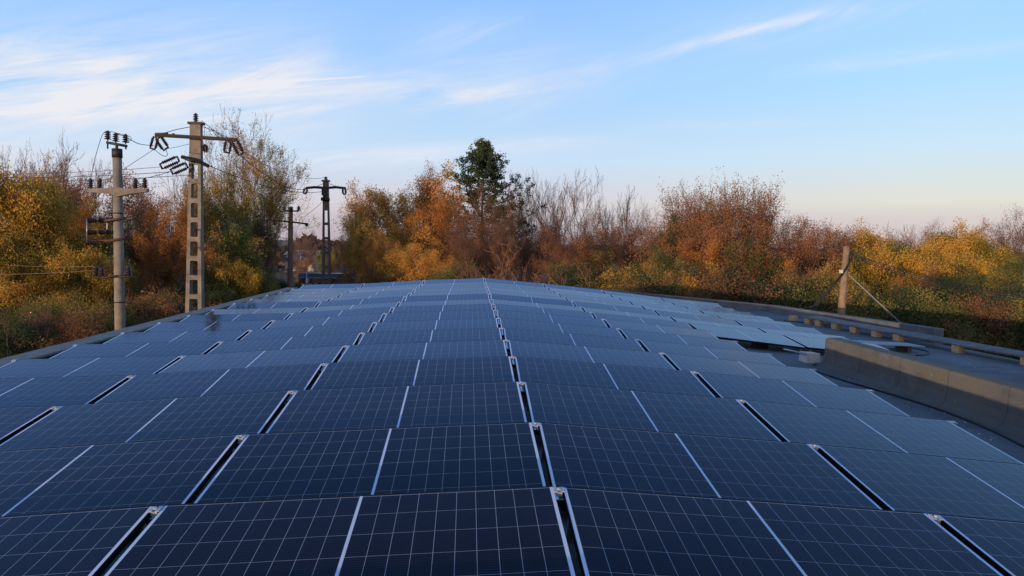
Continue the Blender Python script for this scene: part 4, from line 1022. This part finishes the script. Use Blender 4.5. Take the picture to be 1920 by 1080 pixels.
# parked vehicles in the yard beyond the hall
def car(px, py, Y, paint, label, rz):
    q = at(px, py, Y); z0 = 0
    root = empty('parked_car', (q.x, Y, z0), label, 'car', 'cars parked beyond the hall'); root.rotation_euler = (0, 0, rz)
    pr = [(-2.1, .35), (2.1, .35), (2.15, .75), (1.9, .9), (1.1, .98), (.55, 1.42), (-1.1, 1.45), (-1.75, 1.0), (-2.12, .92)]
    MB().prism(pr, -.85, .85).build('body', paint, root, .05)
    MB().prism([(.95, 1.0), (.52, 1.36), (-1.05, 1.38), (-1.55, 1.02)], -.865, .865).build('window', noisy('car_glass', s2l(30, 34, 40), s2l(24, 28, 32), 2, .1), root)
    for x in (-1.3, 1.3):
        for y in (-.8, .8):
            wl = MB().lathe((x, y - .1, .33), (x, y + .1, .33), [(0, .33), (1, .33)], 16).build('wheel', M_cable, root)
            MB().lathe((x, y - .105 if y < 0 else y + .1, .33), (x, y - .1 if y < 0 else y + .105, .33), [(0, .2), (1, .2)], 12).build('rim', M_galv, wl)
def paint(nm, c):
    return noisy(nm, s2l(*c), s2l(*[max(0, v - 8) for v in c]), 1, .3, .0)
# the yard lies on a raised bank so that its cars show over the roof line
M_bank = noisy('bank_earth', s2l(92, 80, 62), s2l(74, 66, 50), .5, 1, detail=8)
YY = 92
zb = at(600, 529, YY).z
o = MB().add([(-27, 80, 0), (-3, 80, 0), (-3, 84, zb), (-27, 84, zb), (-27, 112, zb), (-3, 112, zb), (-27, 116, 0), (-3, 116, 0)], [(0, 1, 2, 3), (3, 2, 5, 4), (4, 5, 7, 6), (0, 3, 4, 6), (1, 7, 5, 2)]).build('terrain', M_bank)
tag(o, kind='structure')
def yard(root): pass
ncar = 0
for px, c, nm, l, rz in ((580, (24, 24, 28), 'black_paint', 'leftmost black car parked in the yard beyond the far roof end', R(84)), (598, (34, 32, 34), 'charcoal_paint', 'charcoal car parked beside the foot of the far ladder pole', R(96)),
                     (628, (26, 30, 38), 'navy_paint', 'dark blue car parked right of the far ladder pole', R(80)), (682, (70, 80, 92), 'slate_paint', 'slate grey car parked rightmost beyond the far roof end', R(70))):
    car(px, 529, YY - 6, paint(nm, c), l, rz)
    bpy.context.scene.collection.objects[-1]
for o in list(C.objects):
    if o.name.startswith('parked_car') and o.type == 'EMPTY': o.location.z = zb
q = at(657, 527, YY)
rt = empty('box_trailer', (q.x, YY, zb), 'black box on a low trailer in the yard beyond the far roof end', 'trailer')
zt = at(657, 511.5, YY).z - zb
MB().box((0, 0, .55 + (zt - .55) / 2), (1.05, 1.6, zt - .55)).build('box_body', noisy('matt_black', s2l(24, 22, 24), s2l(18, 17, 19), 2, .8), rt, .03)
MB().box((0, 0, .48), (1.5, 2.0, .10)).build('chassis', M_steel, rt)
for x in (-.7, .7): MB().lathe((x - .08, 0, .3), (x + .08, 0, .3), [(0, .3), (1, .3)], 16).build('wheel', M_cable, rt)
car2 = None
def lamp(px, py, Y, label, side):
    q = at(px, py, Y); root = empty('street_lamp', (q.x - side * .6, Y, 0), label, 'street lamp', 'street lamps beyond the hall')
    MB().tube([(0, 0, 0), (0, 0, q.z - .3), (side * .15, 0, q.z - .05), (side * .5, 0, q.z)], [.07, .05, .04, .035], 8).build('post', M_galv, root)
    MB().box((side * .65, 0, q.z), (.45, .18, .09)).build('lamp_head', M_block, root, .02)
lamp(604, 494, 64, 'pale street lamp standing before the far ladder pole', -1)
lamp(537, 510, 66, 'pale street lamp at the foot of the brown square pole', -1)
for px, pyt, pyb, Y, l in ((575, 505, 530, 80, 'thin pale post left in the yard gap'), (692, 502, 530, 80, 'thin pale post before the yellow tree at the far roof end'), (564, 458, 478, 150, 'thin white post standing by the pale far house')):
    a = at(px, pyt, Y); o = MB().tube([(0, 0, 0), (0, 0, a.z)], .05, 6).build('post', M_galv); o.location = (a.x, Y, 0); tag(o, l, 'post')
# white van-like junk behind the olive trees
car(478, 545, 60, paint('white_paint', (206, 206, 208)), 'white car parked behind the olive trees near the far left roof corner', R(30))
